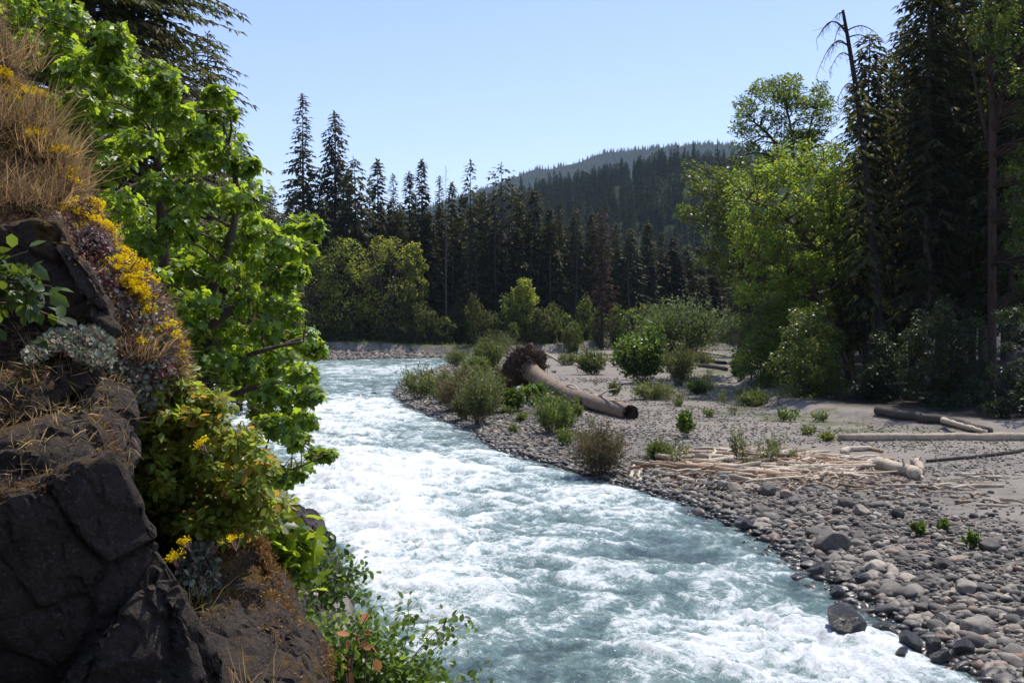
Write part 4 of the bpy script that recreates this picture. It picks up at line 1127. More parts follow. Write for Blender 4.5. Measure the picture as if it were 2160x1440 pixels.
drift(1430, 755, 1530, 768, 6, 'far dark log angled before the dark trees', 'wood_dark', seed=29)
drift(1462, 772, 1535, 782, 8, 'far dark log below the brown log pile', 'wood_dark', seed=30)
drift(1470, 742, 1530, 752, 4, 'far grey driftwood pole at the bars far end', seed=31)
# a litter of sticks
rg = np.random.RandomState(77); stick = None
sg_, sl_ = 'small sticks in the driftwood line', 'small bleached stick in the tangled driftwood line on the bar'
zone_px = [(1450, 958), (1560, 948), (1700, 955), (1850, 975), (1850, 1005), (1740, 1012), (1600, 1018), (1440, 1008), (1370, 985)]
smb = MB(); tube(smb, np.array([(-.5, 0, 0), (-.2, .02, .01), (.2, -.015, .0), (.5, .02, .01)]), [.02, .024, .02, .012], 5)
stick_me = [smb.mesh('driftwood_stick', [M[k]]) for k in ('wood', 'wood_brown')]
def sticks(n, z_px, lmin, lmax, ang, seed):
    rg = np.random.RandomState(seed); k = 0
    while k < n:
        px, py = rg.uniform(1330, 2160), rg.uniform(930, 1075)
        if not inpoly(z_px, px, py): continue
        p = G(px, py); L = rg.uniform(lmin, lmax)
        o = bpy.data.objects.new('driftwood_stick', stick_me[int(rg.rand() < .35)]); COL.objects.link(o)
        o.location = (p[0], p[1], p[2] + .03 + .1 * rg.rand()); q_ = rg.uniform(.6, 3.0) * (.5 + .4 * L); o.scale = (L, q_, q_); o.rotation_euler = (rg.rand() * 6, rg.normal() * .05, rg.normal() * ang)
        tag(o, sl_, 'stick', sg_); k += 1
sticks(230, zone_px, .5, 2.8, .6, 5)
sticks(45, [(1850, 1010), (2160, 1000), (2160, 1075), (1900, 1060), (1700, 1040)], .3, 1.0, .8, 6)
# wood chips between the sticks
ch = MB(); k = 0; C = []
while k < 1500:
    px, py = rg.uniform(1370, 1860), rg.uniform(945, 1018)
    if not inpoly(zone_px, px, py): continue
    C.append(plane(px, py, .55)); k += 1
C = np.array(C); C[:, 2] = terrain(C[:, 0], C[:, 1]) + rg.uniform(.03, .16, len(C))
leaves(ch, C, rdir(rg, len(C)) * (1, .5, .15), np.array((0, 0, 1.)) + .3 * rg.normal(size=(len(C), 3)), rg.uniform(.06, .34, len(C)), (NARROW[0] * (1, .6, 1), NARROW[1]))
tag(ch.build('wood_chips', M['wood']), 'bleached wood chips and bark litter between the driftwood', 'wood litter', kind='stuff')

# ================================================================== STONES
def stone_shape(seed, sub=2, flat=.6, amp=.28, freq=1.0, angular=0.0):
    b = bmesh.new(); bmesh.ops.create_icosphere(b, subdivisions=sub, radius=1)
    V = np.array([v.co[:] for v in b.verts]); Fc = np.array([[v.index for v in f.verts] for f in b.faces]); b.free()
    o = seed * 7.3
    if angular:
        rg = np.random.RandomState(seed)
        for _ in range(9):
            d = nrm(rg.normal(size=3)); h = rg.uniform(.55, .9); q = V @ d
            V = V - np.maximum(q - h, 0)[:, None] * d * angular
    V = V * (1 + amp * fbm(V[:, 0] * freq + o, V[:, 1] * freq, V[:, 2] * freq, 3))[:, None]
    if sub > 2: V = V * (1 + .06 * fbm(V[:, 0] * 4 + o, V[:, 1] * 4, V[:, 2] * 4, 4))[:, None]
    return V * (1, .78, flat), Fc
small = [stone_shape(i, 2 if i < 6 else 1, np.random.RandomState(i).uniform(.4, .75), .34, 1.2, .6 if i % 2 else .25) for i in range(12)]
rg = np.random.RandomState(21)
# named boulders
def boulder(px, py, wpx, hpx, seed, label, rot=0., mat='stone', ang=.8, sink=.25):
    p = G(px, py)
    if p[2] < .02: p = plane(px, py, -.02)
    k = p[1] / F
    V, Fc = stone_shape(seed, 4, 1.0, .25, .9, ang)
    V = V / np.abs(V).max(0)
    w, h = wpx / 2 * k, hpx * k
    m = MB(); m.add(V * (w, w * .85, h * .62), Fc)
    o = m.build('boulder', M[mat]); o.location = (p[0], p[1] + w * .6, p[2] + h * (.62 - sink) * .8); o.rotation_euler = (0, 0, rot)
    return tag(o, label, 'boulder')
for a in [(1763, 1165, 78, 50, 1, 'large faceted grey boulder standing highest on the cobble shore'),
          (1740, 1222, 58, 36, 2, 'dark rounded boulder at the waters edge below the large faceted boulder'),
          (1800, 1352, 104, 58, 3, 'wet dark boulder standing in the white water'),
          (1926, 1382, 62, 40, 4, 'wet angular boulder with foam around it right of the wet dark boulder'),
          (1975, 1388, 44, 36, 5, 'rounded wet boulder at the foot of the shore cobbles'),
          (1622, 1044, 46, 26, 6, 'blue grey angular boulder on the sand before the driftwood'),
          (1660, 1050, 34, 18, 7, 'low grey boulder right of the blue grey angular boulder'),
          (1527, 1034, 30, 22, 8, 'tilted grey boulder before the brown driftwood log'),
          (1570, 1122, 42, 24, 9, 'dark wet boulder just out in the water at the shore bend'),
          (1628, 1100, 44, 20, 10, 'flat dark boulder on the shore by the bend'),
          (1608, 1086, 40, 22, 11, 'dark boulder above the flat dark boulder'),
          (2090, 1162, 50, 28, 12, 'dark flat boulder at the right beside the tallest weed'),
          (2050, 1255, 66, 36, 13, 'broad dark boulder among the cobbles at the right'),
          (1785, 1072, 44, 24, 14, 'pale rounded boulder above the large faceted boulder'),
          (1822, 1086, 40, 20, 15, 'grey rounded boulder right of the pale rounded boulder'),
          (1898, 1094, 32, 24, 16, 'grey squarish boulder left of the small weeds'),
          (2070, 1345, 84, 40, 17, 'biggest flat boulder low on the shore at the right'),
          (1690, 1160, 34, 20, 18, 'small dark boulder at the water left of the large faceted boulder'),
          (1852, 1205, 58, 24, 19, 'wide pale boulder right below the large faceted boulder'),
          (2000, 1200, 52, 22, 20, 'long low boulder below the middle weed'),
          (1850, 1225, 44, 24, 22, 'pale rounded boulder under the wide pale boulder'),
          (1822, 1235, 40, 26, 23, 'wet dark boulder under the wide pale boulder')]:
    wet_ = a[4] in (2, 3, 4, 5, 9, 18, 23)
    boulder(*a, rot=random.random() * 6, mat='wet' if wet_ else 'stone', sink=-.15 if a[4] in (3, 4, 5, 9) else .2)
for a in [(1905, 1395, 40, 24, 41, 'small wet rock in the foam left of the wet angular boulder'), (1990, 1405, 46, 30, 42, 'black wet rock at the foot of the biggest flat boulder'), (1945, 1352, 34, 20, 43, 'dark wet stone near the shore above the wet angular boulder'),
          (1862, 1335, 46, 18, 44, 'low wet rock just right of the wet dark boulder'), (2040, 1392, 50, 34, 45, 'round black boulder at the waterline of the lower shore'), (1705, 1195, 30, 16, 46, 'small wet stone at the water above the dark rounded boulder'), (1985, 1325, 40, 24, 47, 'dark stone at the waters edge on the lower shore'),
          (1500, 1078, 26, 12, 48, 'small wet stone at the bend of the shore'), (1660, 1178, 30, 14, 49, 'low black stone in the shallows below the shore bend'), (1770, 1262, 34, 18, 50, 'wet stone in the shallows under the dark rounded boulder')]:
    boulder(*a, rot=random.random() * 6, mat='wet', sink=-.1)
boulder(788, 831, 12, 6, 30, 'small dark rock breaking the rapids far upstream')
# cobbles: 280 individuals, then the rest
cob_me = []
for i in range(8):
    V, Fc = stone_shape(40 + i, 3, np.random.RandomState(i).uniform(.42, .75), .34, 1.1, .65)
    cob_me.append(MB().add(V, Fc).mesh('cobble', [M['stone']]))
def shore_pts(n, ymin, ymax, seed, dmax, conc):
    rg = np.random.RandomState(seed); out = []
    while sum(len(o) for o in out) < n:
        k = n * 3
        Y = ymin * (ymax / ymin) ** rg.rand(k); X = Y * rg.uniform(-.20, .56, k)
        h, d, kk, ins, df = terrain(X, Y, True)
        ok = (kk == 0) & (df < -.3) & (np.where(ins, d < .9, d < dmax))
        dens = np.where(ins, .5, np.exp(-d / conc))
        patch = sstep(-.15, .3, fbm(X * .25 + 40, Y * .25, 3, 3) + .6 * np.exp(-d / 2.5))
        ok &= rg.rand(k) < dens * patch
        out.append(np.stack([X, Y, h, d], -1)[ok])
    return np.concatenate(out)[:n]
cg, cl = 'larger cobbles on the shore of the bar', 'smooth grey river cobble lying on the stony shore of the bar'
pts = shore_pts(260, 13.2, 36, 31, 5.5, 2.6)
for i, (x, y, z, d) in enumerate(pts):
    o = bpy.data.objects.new('cobble', cob_me[i % 8]); COL.objects.link(o)
    s = (.07 + .20 * rg.rand() ** 1.7) * (1.0 if d < 2.5 else .85)
    o.location = (x, y, z + s * .22); o.scale = (s * rg.uniform(.9, 1.4), s, s * rg.uniform(.8, 1.1)); o.rotation_euler = (rg.normal() * .15, rg.normal() * .15, rg.rand() * 6.28)
    tag(o, cl, 'cobble', cg)
def stone_field(name, P4, smin, smax, lab, hi=0, fall=6.0, pix=.0018):
    mb = MB(); rg = np.random.RandomState(len(P4))
    kind_ = rg.randint(hi, 12, len(P4))
    s = smin * (smax / smin) ** (rg.rand(len(P4)) ** 1.6) * (.55 + .6 * np.exp(-P4[:, 3] / fall))
    s = np.maximum(s, P4[:, 1] * pix)
    for k in range(hi, 12):
        m = kind_ == k; V, Fc = small[k]; n = m.sum()
        if not n: continue
        a = rg.rand(n) * 6.28; sc = s[m]
        st_ = rg.uniform(.8, 1.4, n)
        x = V[None, :, 0] * st_[:, None]; yv = V[None, :, 1]; tl = rg.normal(size=n)[:, None] * .22
        zv = V[None, :, 2] + tl * x
        X = (x * np.cos(a)[:, None] - yv * np.sin(a)[:, None]) * sc[:, None] + P4[m, 0][:, None]
        Yv = (x * np.sin(a)[:, None] + yv * np.cos(a)[:, None]) * sc[:, None] + P4[m, 1][:, None]
        Z = zv * sc[:, None] + (P4[m, 2] + sc * .18)[:, None]
        mb.add(np.stack([X, Yv, Z], -1).reshape(-1, 3), (np.arange(n)[:, None, None] * len(V) + Fc[None]).reshape(-1, 3))
    tag(mb.build(name, M['stone']), lab, 'stones', kind='stuff')
stone_field('shore_cobbles', shore_pts(13000, 13.0, 60, 33, 8, 3.2), .022, .17, 'grey cobbles and small stones covering the shore of the bar')
stone_field('shore_shingle', shore_pts(5200, 40, 150, 34, 9, 3.0), .05, .18, 'dark stones lining the upstream edge of the bar', 3)
def bar_pts(n, seed):
    rg = np.random.RandomState(seed); out = []
    while sum(len(o) for o in out) < n:
        k = n * 3; Y = 13.5 * (95 / 13.5) ** rg.rand(k); X = Y * rg.uniform(-.1, .56, k)
        h, d, kk, ins, df = terrain(X, Y, True)
        patch = sstep(.0, .35, fbm(X * .16 + 11, Y * .16, 8, 4) + .12 + .25 * ((Y > 40) & (Y < 70)) - .25 * ((Y > 25) & (Y < 32) & (d > 4)))
        ok = (kk == 0) & ~ins & (df < 0) & (rg.rand(k) < .03 + patch)
        out.append(np.stack([X, Y, h, d], -1)[ok])
    return np.concatenate(out)[:n]
stone_field('gravel', bar_pts(13000, 35), .016, .07, 'loose gravel strewn over the sandy bar', 3, 1e3, .0011)
# far cobble shore
rg = np.random.RandomState(36); k = 5000
X = rg.uniform(-45, 5, k); Y = rg.uniform(150, 178, k); h, d, kk, ins, df = terrain(X, Y, True)
ok = (kk == 1) & (np.where(ins, d < 1.5, d < 13)) & (df < .3)
stone_field('far_cobbles', np.stack([X, Y, h, d], -1)[ok][:2500], .12, .42, 'pale cobbles along the far shore under the cut bank', 3, 1e3)

# ================================================================== LEFT BANK, NEAR: HILLSIDE, ROCKS
sil = [(-420, -620, 6.6), (-70, -80, 6.3), (0, 62, 6.0), (78, 235, 5.75), (150, 375, 5.5), (212, 485, 5.25), (278, 622, 5.0), (335, 718, 4.9), (372, 800, 4.95), (392, 900, 5.2), (415, 1040, 5.5), (450, 1200, 5.7), (560, 1420, 5.8), (640, 1700, 5.9)]
def off(q, dx, dy, dY): return P(q[0] + dx, q[1] + dy, q[2] + dY)
rowsH = []
for q in sil:
    b = off(q, 0, 0, 0)
    rowsH.append([b + (-.4, 4.5, -4.5), b + (-.1, 2.0, -2.2), b + (.02, .55, -.55), b, off(q, -45, 12, -.10), off(q, -130, 45, -.28), off(q, -300, 100, -.50), off(q, -620, 180, -.85), off(q, -1200, 260, -1.2)])
rowsH = np.array(rowsH)
def resamp(A, n, axis):
    m = A.shape[axis]; t = np.linspace(0, m - 1, n); i = np.clip(np.floor(t).astype(int), 0, m - 2); f = t - i
    p0 = np.take(A, np.clip(i - 1, 0, m - 1), axis); p1 = np.take(A, i, axis); p2 = np.take(A, i + 1, axis); p3 = np.take(A, np.clip(i + 2, 0, m - 1), axis)
    sh = [1] * A.ndim; sh[axis] = n; f = f.reshape(sh)
    return .5 * (2 * p1 + (p2 - p0) * f + (2 * p0 - 5 * p1 + 4 * p2 - p3) * f ** 2 + (3 * p1 - p0 - 3 * p2 + p3) * f ** 3)
HS = resamp(resamp(rowsH, 240, 0), 180, 1)
du = np.gradient(HS, axis=0); dv = np.gradient(HS, axis=1); HN = nrm(np.cross(dv, du))
if HN[120, 90, 2] < 0: HN = -HN
hn = fbm(HS[..., 0] * 1.6, HS[..., 1] * 1.6, HS[..., 2] * 1.6, 5) * .16 + fbm(HS[..., 0] * 7, HS[..., 1] * 7, HS[..., 2] * 7, 4) * .05
HS = HS + HN * hn[..., None]
def slope_mat():
    m, nt, out = newmat('dry_slope_soil')
    p = pos(nt)
    f = noise_n(nt, p, 6, 8, .75); f2 = noise_n(nt, p, 45, 5, .75)
    c = ramp(nt, f, [(.3, (.05, .032, .022)), (.5, (.14, .085, .05)), (.7, (.24, .155, .09))])
    c = mix(nt, ramp(nt, f2, [(.42, .85), (.6, 0.0)]), c, (.035, .022, .016))
    bsdf(nt, out, c, .95, .1, bump(nt, f2, 1.0, .04))
    return m
mb = MB(); mb.add(HS.reshape(-1, 3), grid_faces(180, 240))
tag(mb.build('hillside', slope_mat()), kind='structure')
def on_slope(u, v):
    """u 0..1 top to bottom, v 0..1 from behind the crest (crest at 3/8) towards the camera side"""
    i = np.clip((np.asarray(u) * 239).astype(int), 0, 239); j = np.clip((np.asarray(v) * 179).astype(int), 0, 179)
    return HS[i, j], HN[i, j]

ROCKS = []
def fracture(V, cell, seed):
    """each block of a jointed rock sits at its own height and tilt"""
    rg = np.random.RandomState(seed); J = rg.rand(4096, 3); O = rg.normal(size=4096); T_ = rg.normal(size=(4096, 3)) * .22
    q = V / cell + .25 * np.stack([perlin(V[:, 0] * 3, V[:, 1] * 3, V[:, 2] * 3 + k * 9) for k in range(3)], -1)
    b = np.floor(q).astype(int); best = np.full(len(V), 1e9); out = np.zeros(len(V)); edge = np.full(len(V), 1e9)
    for i in (-1, 0, 1):
        for j in (-1, 0, 1):
            for k in (-1, 0, 1):
                c = b + (i, j, k); h = (c[:, 0] * 73856093 ^ c[:, 1] * 19349663 ^ c[:, 2] * 83492791) & 4095
                ctr = c + J[h]; dl = q - ctr; dd = (dl ** 2).sum(1)
                val = O[h] * .5 + (dl * T_[h]).sum(1) * 2.2
                m = dd < best; edge = np.where(m, best, np.minimum(edge, dd)); out = np.where(m, val, out); best = np.where(m, dd, best)
    crack = 1 - sstep(0, .10, np.sqrt(edge) - np.sqrt(best))
    return out - .9 * crack
def rock(name, front, depth, label, mat='rock', bev=.03, res=.05, amp=.05, back=None, seed=0, rough=1.0, shear=(0, 0, 0)):
    """solid rock: front corners measured in the photograph at their own distance, pushed back by a real depth"""
    pts = [P(*q) for q in front]
    cen = np.mean(pts, 0)
    bk = [p + (p - np.array((0, 0, CAMZ))) / p[1] * depth + np.array(shear) + (cen - p) * .10 for p in pts] + [P(*q) for q in (back or [])]
    b = bmesh.new()
    for p in pts + bk: b.verts.new(p)
    bmesh.ops.convex_hull(b, input=b.verts)
    bmesh.ops.delete(b, geom=[v for v in b.verts if not v.link_faces], context='VERTS')
    bmesh.ops.dissolve_limit(b, angle_limit=.06, verts=b.verts, edges=b.edges)
    bmesh.ops.bevel(b, geom=list(b.edges), offset=bev, segments=2, profile=.6, affect='EDGES', clamp_overlap=True)
    bmesh.ops.triangulate(b, faces=b.faces)
    for _ in range(9):
        e = [x for x in b.edges if x.calc_length() > res * 1.5]
        if not e: break
        bmesh.ops.subdivide_edges(b, edges=e, cuts=1)
        bmesh.ops.triangulate(b, faces=[f for f in b.faces if len(f.verts) > 3])
    bmesh.ops.recalc_face_normals(b, faces=b.faces)
    b.verts.ensure_lookup_table(); b.normal_update()
    V = np.array([v.co[:] for v in b.verts]); Nv = np.array([v.normal[:] for v in b.verts]); Fc = np.array([[v.index for v in f.verts] for f in b.faces]); b.free()
    s = 1.0 / max(depth, .3)
    o = seed * 3.7
    d = amp * (1.0 * fbm(V[:, 0] * 2.0 + o, V[:, 1] * 2.0, V[:, 2] * 2.0, 3) + .55 * fbm(V[:, 0] * 5 + o, V[:, 1] * 5, V[:, 2] * 5, 3, ridged=True) * rough + .30 * fbm(V[:, 0] * 16, V[:, 1] * 16 + o, V[:, 2] * 16, 3))
    st_ = np.floor(3.2 * (V[:, 0] * .5 + V[:, 2] * .9 + .5 * fbm(V[:, 0] * 1.7, V[:, 1] * 1.7, V[:, 2] * 1.7 + o, 2))) % 2
    V = V + Nv * (.32 * d + amp * .62 * fracture(V, 9 * amp, seed + 3) + amp * .22 * fracture(V, 3.2 * amp, seed + 5))[:, None]
    ROCKS.append((V.copy(), Nv))
    loc = V.mean(0) * (1, 1, 0) + (0, 0, V[:, 2].min())
    m = MB(); m.add(V - loc, Fc)
    ob = m.build(name, M[mat]); ob.location = loc
    ob.data.set_sharp_from_angle(angle=math.radians(26))
    return tag(ob, label, 'rock')

rock('rock', [(-320, 1150, 3.3), (-20, 1068, 3.42), (110, 1018, 3.5), (235, 958, 3.62), (262, 1010, 3.68), (290, 1075, 3.74), (352, 1190, 3.82), (405, 1300, 3.88), (478, 1440, 3.94), (560, 1640, 4.02), (-320, 1640, 3.75)],
     1.1, 'huge dark angular rock filling the bottom corner nearest the camera', 'rock', .03, .022, .04, seed=1, shear=(-.1, 0, .03))
rock('rock', [(120, 1440, 3.55), (190, 1350, 3.56), (260, 1265, 3.6), (320, 1190, 3.7), (345, 1200, 3.7), (385, 1300, 3.68), (440, 1440, 3.6), (500, 1640, 3.5), (60, 1640, 3.4)],
     .4, 'craggy brownish rock rib low on the huge dark rock', 'rock', .02, .02, .06, seed=2)
rock('rock', [(-250, 1010, 3.6), (0, 935, 3.8), (90, 895, 3.9), (172, 868, 4.0), (212, 905, 3.98), (238, 962, 3.92), (120, 1030, 3.76), (0, 1075, 3.64), (-250, 1160, 3.45)],
     .8, 'mossy brown layered rock just above the huge dark rock', 'rock_moss', .02, .025, .04, seed=3, shear=(-.1, 0, .10))
rock('rock', [(-200, 860, 4.05), (0, 805, 4.15), (100, 770, 4.22), (136, 762, 4.25), (144, 800, 4.22), (150, 835, 4.2), (95, 850, 4.15), (0, 900, 4.05), (-200, 960, 3.95)],
     .5, 'mossy square edged ledge rock under the pale stonecrop', 'rock_moss', .015, .022, .03, seed=4, shear=(-.1, 0, .08))
rock('rock', [(135, 775, 4.3), (165, 745, 4.4), (198, 770, 4.4), (200, 800, 4.35), (150, 830, 4.25)],
     .35, 'small wedge rock at the right end of the ledge', 'rock', .015, .022, .03, seed=5)
rock('rock', [(160, 840, 4.25), (225, 800, 4.4), (275, 818, 4.4), (290, 860, 4.35), (280, 960, 4.2), (250, 1010, 4.05), (200, 890, 4.1)],
     .6, 'black shadowed rock hollow beside the yellow green shrub', 'rock', .02, .025, .04, seed=6)
rock('rock', [(-200, 540, 4.42), (-20, 480, 4.46), (70, 468, 4.5), (118, 472, 4.52), (165, 540, 4.52), (205, 610, 4.54), (245, 692, 4.56), (215, 705, 4.62), (130, 700, 4.66), (40, 690, 4.68), (-200, 700, 4.66)],
     .8, 'steep dark rock with ochre moss below the dry grass slope', 'rock_moss', .025, .025, .05, seed=7)
rock('rock', [(95, 480, 4.5), (128, 478, 4.5), (180, 560, 4.46), (225, 640, 4.44), (247, 700, 4.42), (218, 700, 4.44), (160, 600, 4.44), (118, 530, 4.46)],
     .3, 'bare grey rock rib on the edge of the steep dark rock', 'rock_moss', .008, .016, .05, seed=8)
rock('rock', [(425, 1290, 4.45), (470, 1270, 4.6), (575, 1265, 4.75), (610, 1300, 4.7), (645, 1370, 4.55), (690, 1460, 4.4), (720, 1640, 4.3), (420, 1640, 3.9), (415, 1400, 4.2)],
     .8, 'flat topped grey rock at the bottom under the orange moss', 'rock', .03, .028, .04, seed=9, shear=(0, 0, .22))
rock('rock', [(470, 1120, 5.3), (520, 1100, 5.4), (552, 1150, 5.3), (590, 1230, 5.15), (612, 1300, 5.0), (560, 1340, 4.8), (470, 1330, 4.7), (430, 1290, 4.7), (450, 1180, 5.0)],
     .8, 'rock shoulder covered with orange dry moss above the flat grey rock', 'rock_moss', .04, .03, .05, seed=10)
rock('rock', [(600, 1330, 4.65), (640, 1340, 4.75), (675, 1420, 4.6), (720, 1560, 4.5), (600, 1600, 4.2), (590, 1420, 4.45)],
     .5, 'lichen stained rock edge facing the water at the bottom', 'rock_moss', .02, .025, .04, seed=11)
# dark rocks at the water's edge
for i, (fr, lab) in enumerate([([(565, 1090, 19), (590, 1058, 20), (615, 1062, 20), (650, 1095, 19), (685, 1130, 18), (690, 1150, 17.5), (600, 1170, 17), (560, 1130, 18)], 'dark jagged rock jutting into the rapids behind the bright sapling'),
                               ([(640, 1090, 18.8), (655, 1085, 19), (690, 1135, 18), (684, 1150, 17.6), (660, 1140, 18)], 'thin dark rock edge in the foam behind the bright sapling'),
                               ([(600, 1210, 13.5), (640, 1200, 14), (670, 1220, 13.6), (676, 1262, 13), (640, 1300, 12.5), (595, 1270, 12.8)], 'dark rock below the bright sapling at the water'),
                               ([(640, 1260, 12.6), (680, 1255, 12.8), (705, 1290, 12.2), (690, 1330, 11.8), (640, 1320, 12)], 'brown rock low on the bank above the leafy willow shoots'),
                               ([(680, 1180, 15.5), (705, 1185, 15.6), (712, 1230, 14.8), (690, 1260, 14.3), (660, 1240, 14.5)], 'dark shore rock among thin green shoots')]):
    rock('rock', fr, 1.6, lab, 'rock_shore', .08, .12, .18, seed=20 + i)
for px, py, Y, w, lab in [(640, 1252, 12.6, 16, 'small white stone on the dark bank rocks'), (660, 1255, 12.7, 22, 'pale grey stone beside the small white stone'), (690, 1165, 16, 18, 'pale stone at the waters edge by the thin shoots')]:
    V, Fc = stone_shape(int(w) + 60, 3, .7, .25, .9, .3); m = MB(); m.add(V * (w / 2 / F * Y), Fc); o = m.build('stone', M['rock_shore'] if w == 18 else M['wood']); o.location = P(px, py, Y - 1.0); tag(o, lab, 'stone')

# ================================================================== BIG FIRS ON THE LEFT BANK
big = dict(spacing=.18, sl=.62, sw=.75, twigs=True)
def lpos(px, Y): x = P(px, 700, Y)[0]; return np.array((x, Y, gz(x, Y) - .3))
def lh(px, top, Y): return P(px, top, Y)[2] - lpos(px, Y)[2]
conifer('conifer_tree', 'huge brownish fir whose long boughs reach out above the near maple', lpos(190, 40), None, ('bark', 'conifer_warm'), H=lh(190, -1100, 40), R=6.6, seed=303, nb=620, base=.12, droop=.26, up=.16, column=.40, gap=.05, rad=.013, **big)
conifer('conifer_tree', 'big fir right of the huge brownish one with boughs against the sky', lpos(300, 44), None, ('bark', 'conifer_warm'), H=lh(300, -500, 44), R=5.2, seed=305, nb=560, base=.12, droop=.28, up=.15, column=.42, gap=.06, rad=.013, **big)
conifer('conifer_tree', 'dark fir sloping down the skyline just right of the near maple top', lpos(440, 52), None, ('bark', 'conifer'), H=lh(440, 70, 52), R=5.2, seed=306, nb=420, base=.10, droop=.34, up=.15, column=.58, gap=.05, rad=.012, **big)
conifer('conifer_tree', 'big fir at the far left partly hidden by the maple leaves', lpos(50, 42), None, ('bark', 'conifer_warm'), H=lh(50, -600, 42), R=5.2, seed=307, nb=520, base=.1, droop=.32, up=.15, column=.42, gap=.06, rad=.014, **big)
conifer('conifer_tree', 'lower dark fir behind the maple beside the gap of sky', lpos(505, 62), None, ('bark', 'conifer'), H=lh(505, 300, 62), R=4.2, seed=308, nb=300, base=.1, droop=.40, up=.15, column=.7, gap=.06, rad=.012, spacing=.3, sl=.7, sw=.8)

# ================================================================== BIGLEAF MAPLE
mp = [(30, 25, 55), (95, 20, 55), (140, 30, 50), (40, 90, 50), (110, 90, 55), (175, 145, 50), (125, 150, 45), (235, 75, 42), (225, 115, 40), (205, 180, 45), (250, 165, 40), (335, 150, 40), (355, 175, 34), (300, 185, 36), (320, 225, 45),
      (215, 245, 50), (270, 255, 45), (170, 215, 45), (300, 300, 50), (185, 320, 50), (235, 350, 50), (160, 260, 40), (375, 240, 42), (365, 290, 45), (460, 200, 34), (440, 235, 36), (475, 235, 24), (430, 290, 40), (385, 335, 45), (470, 330, 44), (510, 345, 36), (530, 350, 22), (330, 395, 50), (255, 430, 50),
      (420, 415, 50), (500, 420, 46), (535, 420, 30), (380, 480, 50), (300, 520, 50), (230, 500, 40), (460, 500, 50), (540, 480, 44), (640, 468, 36), (615, 490, 38), (660, 480, 24), (600, 520, 42), (640, 525, 30), (560, 560, 50), (480, 575, 50), (390, 575, 50), (320, 590, 46), (420, 640, 50), (530, 635, 50), (600, 590, 42), (625, 570, 26), (600, 660, 45), (560, 700, 48), (480, 700, 50),
      (400, 690, 46), (640, 710, 40), (665, 735, 26), (590, 760, 46), (520, 775, 48), (450, 760, 46), (400, 750, 36), (640, 790, 38), (655, 830, 30), (580, 830, 40), (620, 850, 36), (640, 885, 34), (590, 900, 38), (625, 925, 28), (560, 890, 28), (665, 958, 24), (690, 958, 14), (630, 990, 28), (600, 1010, 24), (580, 1000, 26), (555, 870, 30)]
rg = np.random.RandomState(55)
bm_ = np.array((*P(300, 700, 14.5)[:2], 0)); bm_[2] = gz(bm_[0], bm_[1]) - .2
lob = [(P(x, y, rg.uniform(11.8, 14.2)) - bm_, r * .88 / F * 13) for x, y, r in mp]
inner = [(100, -40), (200, 60), (60, 150), (300, 140), (150, 330), (420, 260), (500, 330), (560, 440), (600, 560), (640, 720), (610, 860), (540, 900), (420, 800), (300, 640), (200, 460), (100, 250)]
lob += [(q[0], q[1]) for q in [(c, r * 1.1) for c, r in poly_lobes([(-60, -60), (220, 60), (330, 190), (450, 260), (520, 370), (560, 470), (600, 600), (600, 780), (540, 840), (400, 780), (250, 560), (120, 360), (-60, 100)], 70, 14.0, 17.5, 40, 54, 56, bm_)]]
lob += [(q[0], q[1]) for q in poly_lobes([(-700, -500), (-100, -500), (60, -60), (-60, 100), (-400, -100)], 45, 11, 15, 45, 60, 57, bm_)]
lobes_tree('maple_tree', 'bright green bigleaf maple arching over the rapids beside the flowering slope', 'tree', bm_,
    [st([(300, 950), (335, 800), (345, 650), (345, 500), (330, 330), (320, 220)], 14.2, bm_, .13, .03), st([(300, 950), (300, 700), (250, 480), (190, 300), (120, 130), (60, 40)], 14.5, bm_, .12, .03),
     st([(310, 900), (400, 720), (470, 560), (510, 420), (470, 260)], 13.6, bm_, .10, .02), st([(320, 850), (420, 700), (540, 620), (620, 540), (645, 480)], 13.2, bm_, .08, .015),
     st([(330, 860), (440, 790), (540, 740), (640, 720)], 12.8, bm_, .07, .012), st([(330, 900), (430, 860), (520, 820), (600, 800), (640, 860)], 12.6, bm_, .06, .012),
     st([(400, 960), (500, 940), (560, 960), (600, 1000), (680, 962)], 12.3, bm_, .03, .008)],
    lob, 'maple', 'twig', .104, 112, MAPLE, np.random.RandomState(9), droop=.65, twig_r=.012, shell=.25)

# ================================================================== SHRUBS NEAR THE CAMERA
bs = P(420, 1060, 5.6)
pl = [(255, 850), (300, 800), (380, 775), (430, 800), (500, 880), (560, 960), (590, 1060), (575, 1110), (500, 1130), (420, 1150), (350, 1100), (300, 1020), (260, 930)]
lobes_tree('snowberry_shrub', 'yellow green small leaved shrub growing between the rocks and the rapids', 'shrub', bs,
    [st([(430, 1180), (x, (y + 1120) / 2 + 10), (x2, y)], 5.5, bs, .012, .004) for x, x2, y in [(360, 300, 860), (400, 360, 820), (440, 430, 830), (470, 500, 920), (500, 560, 1000), (380, 290, 960), (460, 470, 860)]],
    poly_lobes(pl, 170, 4.7, 5.4, 20, 36, 501, bs), 'snowberry', 'twig', .050, 44, OVAL, np.random.RandomState(15), droop=.15, twig_r=.004, crown='foliage', trunk='stems')
bs = P(420, 1300, 5.0)
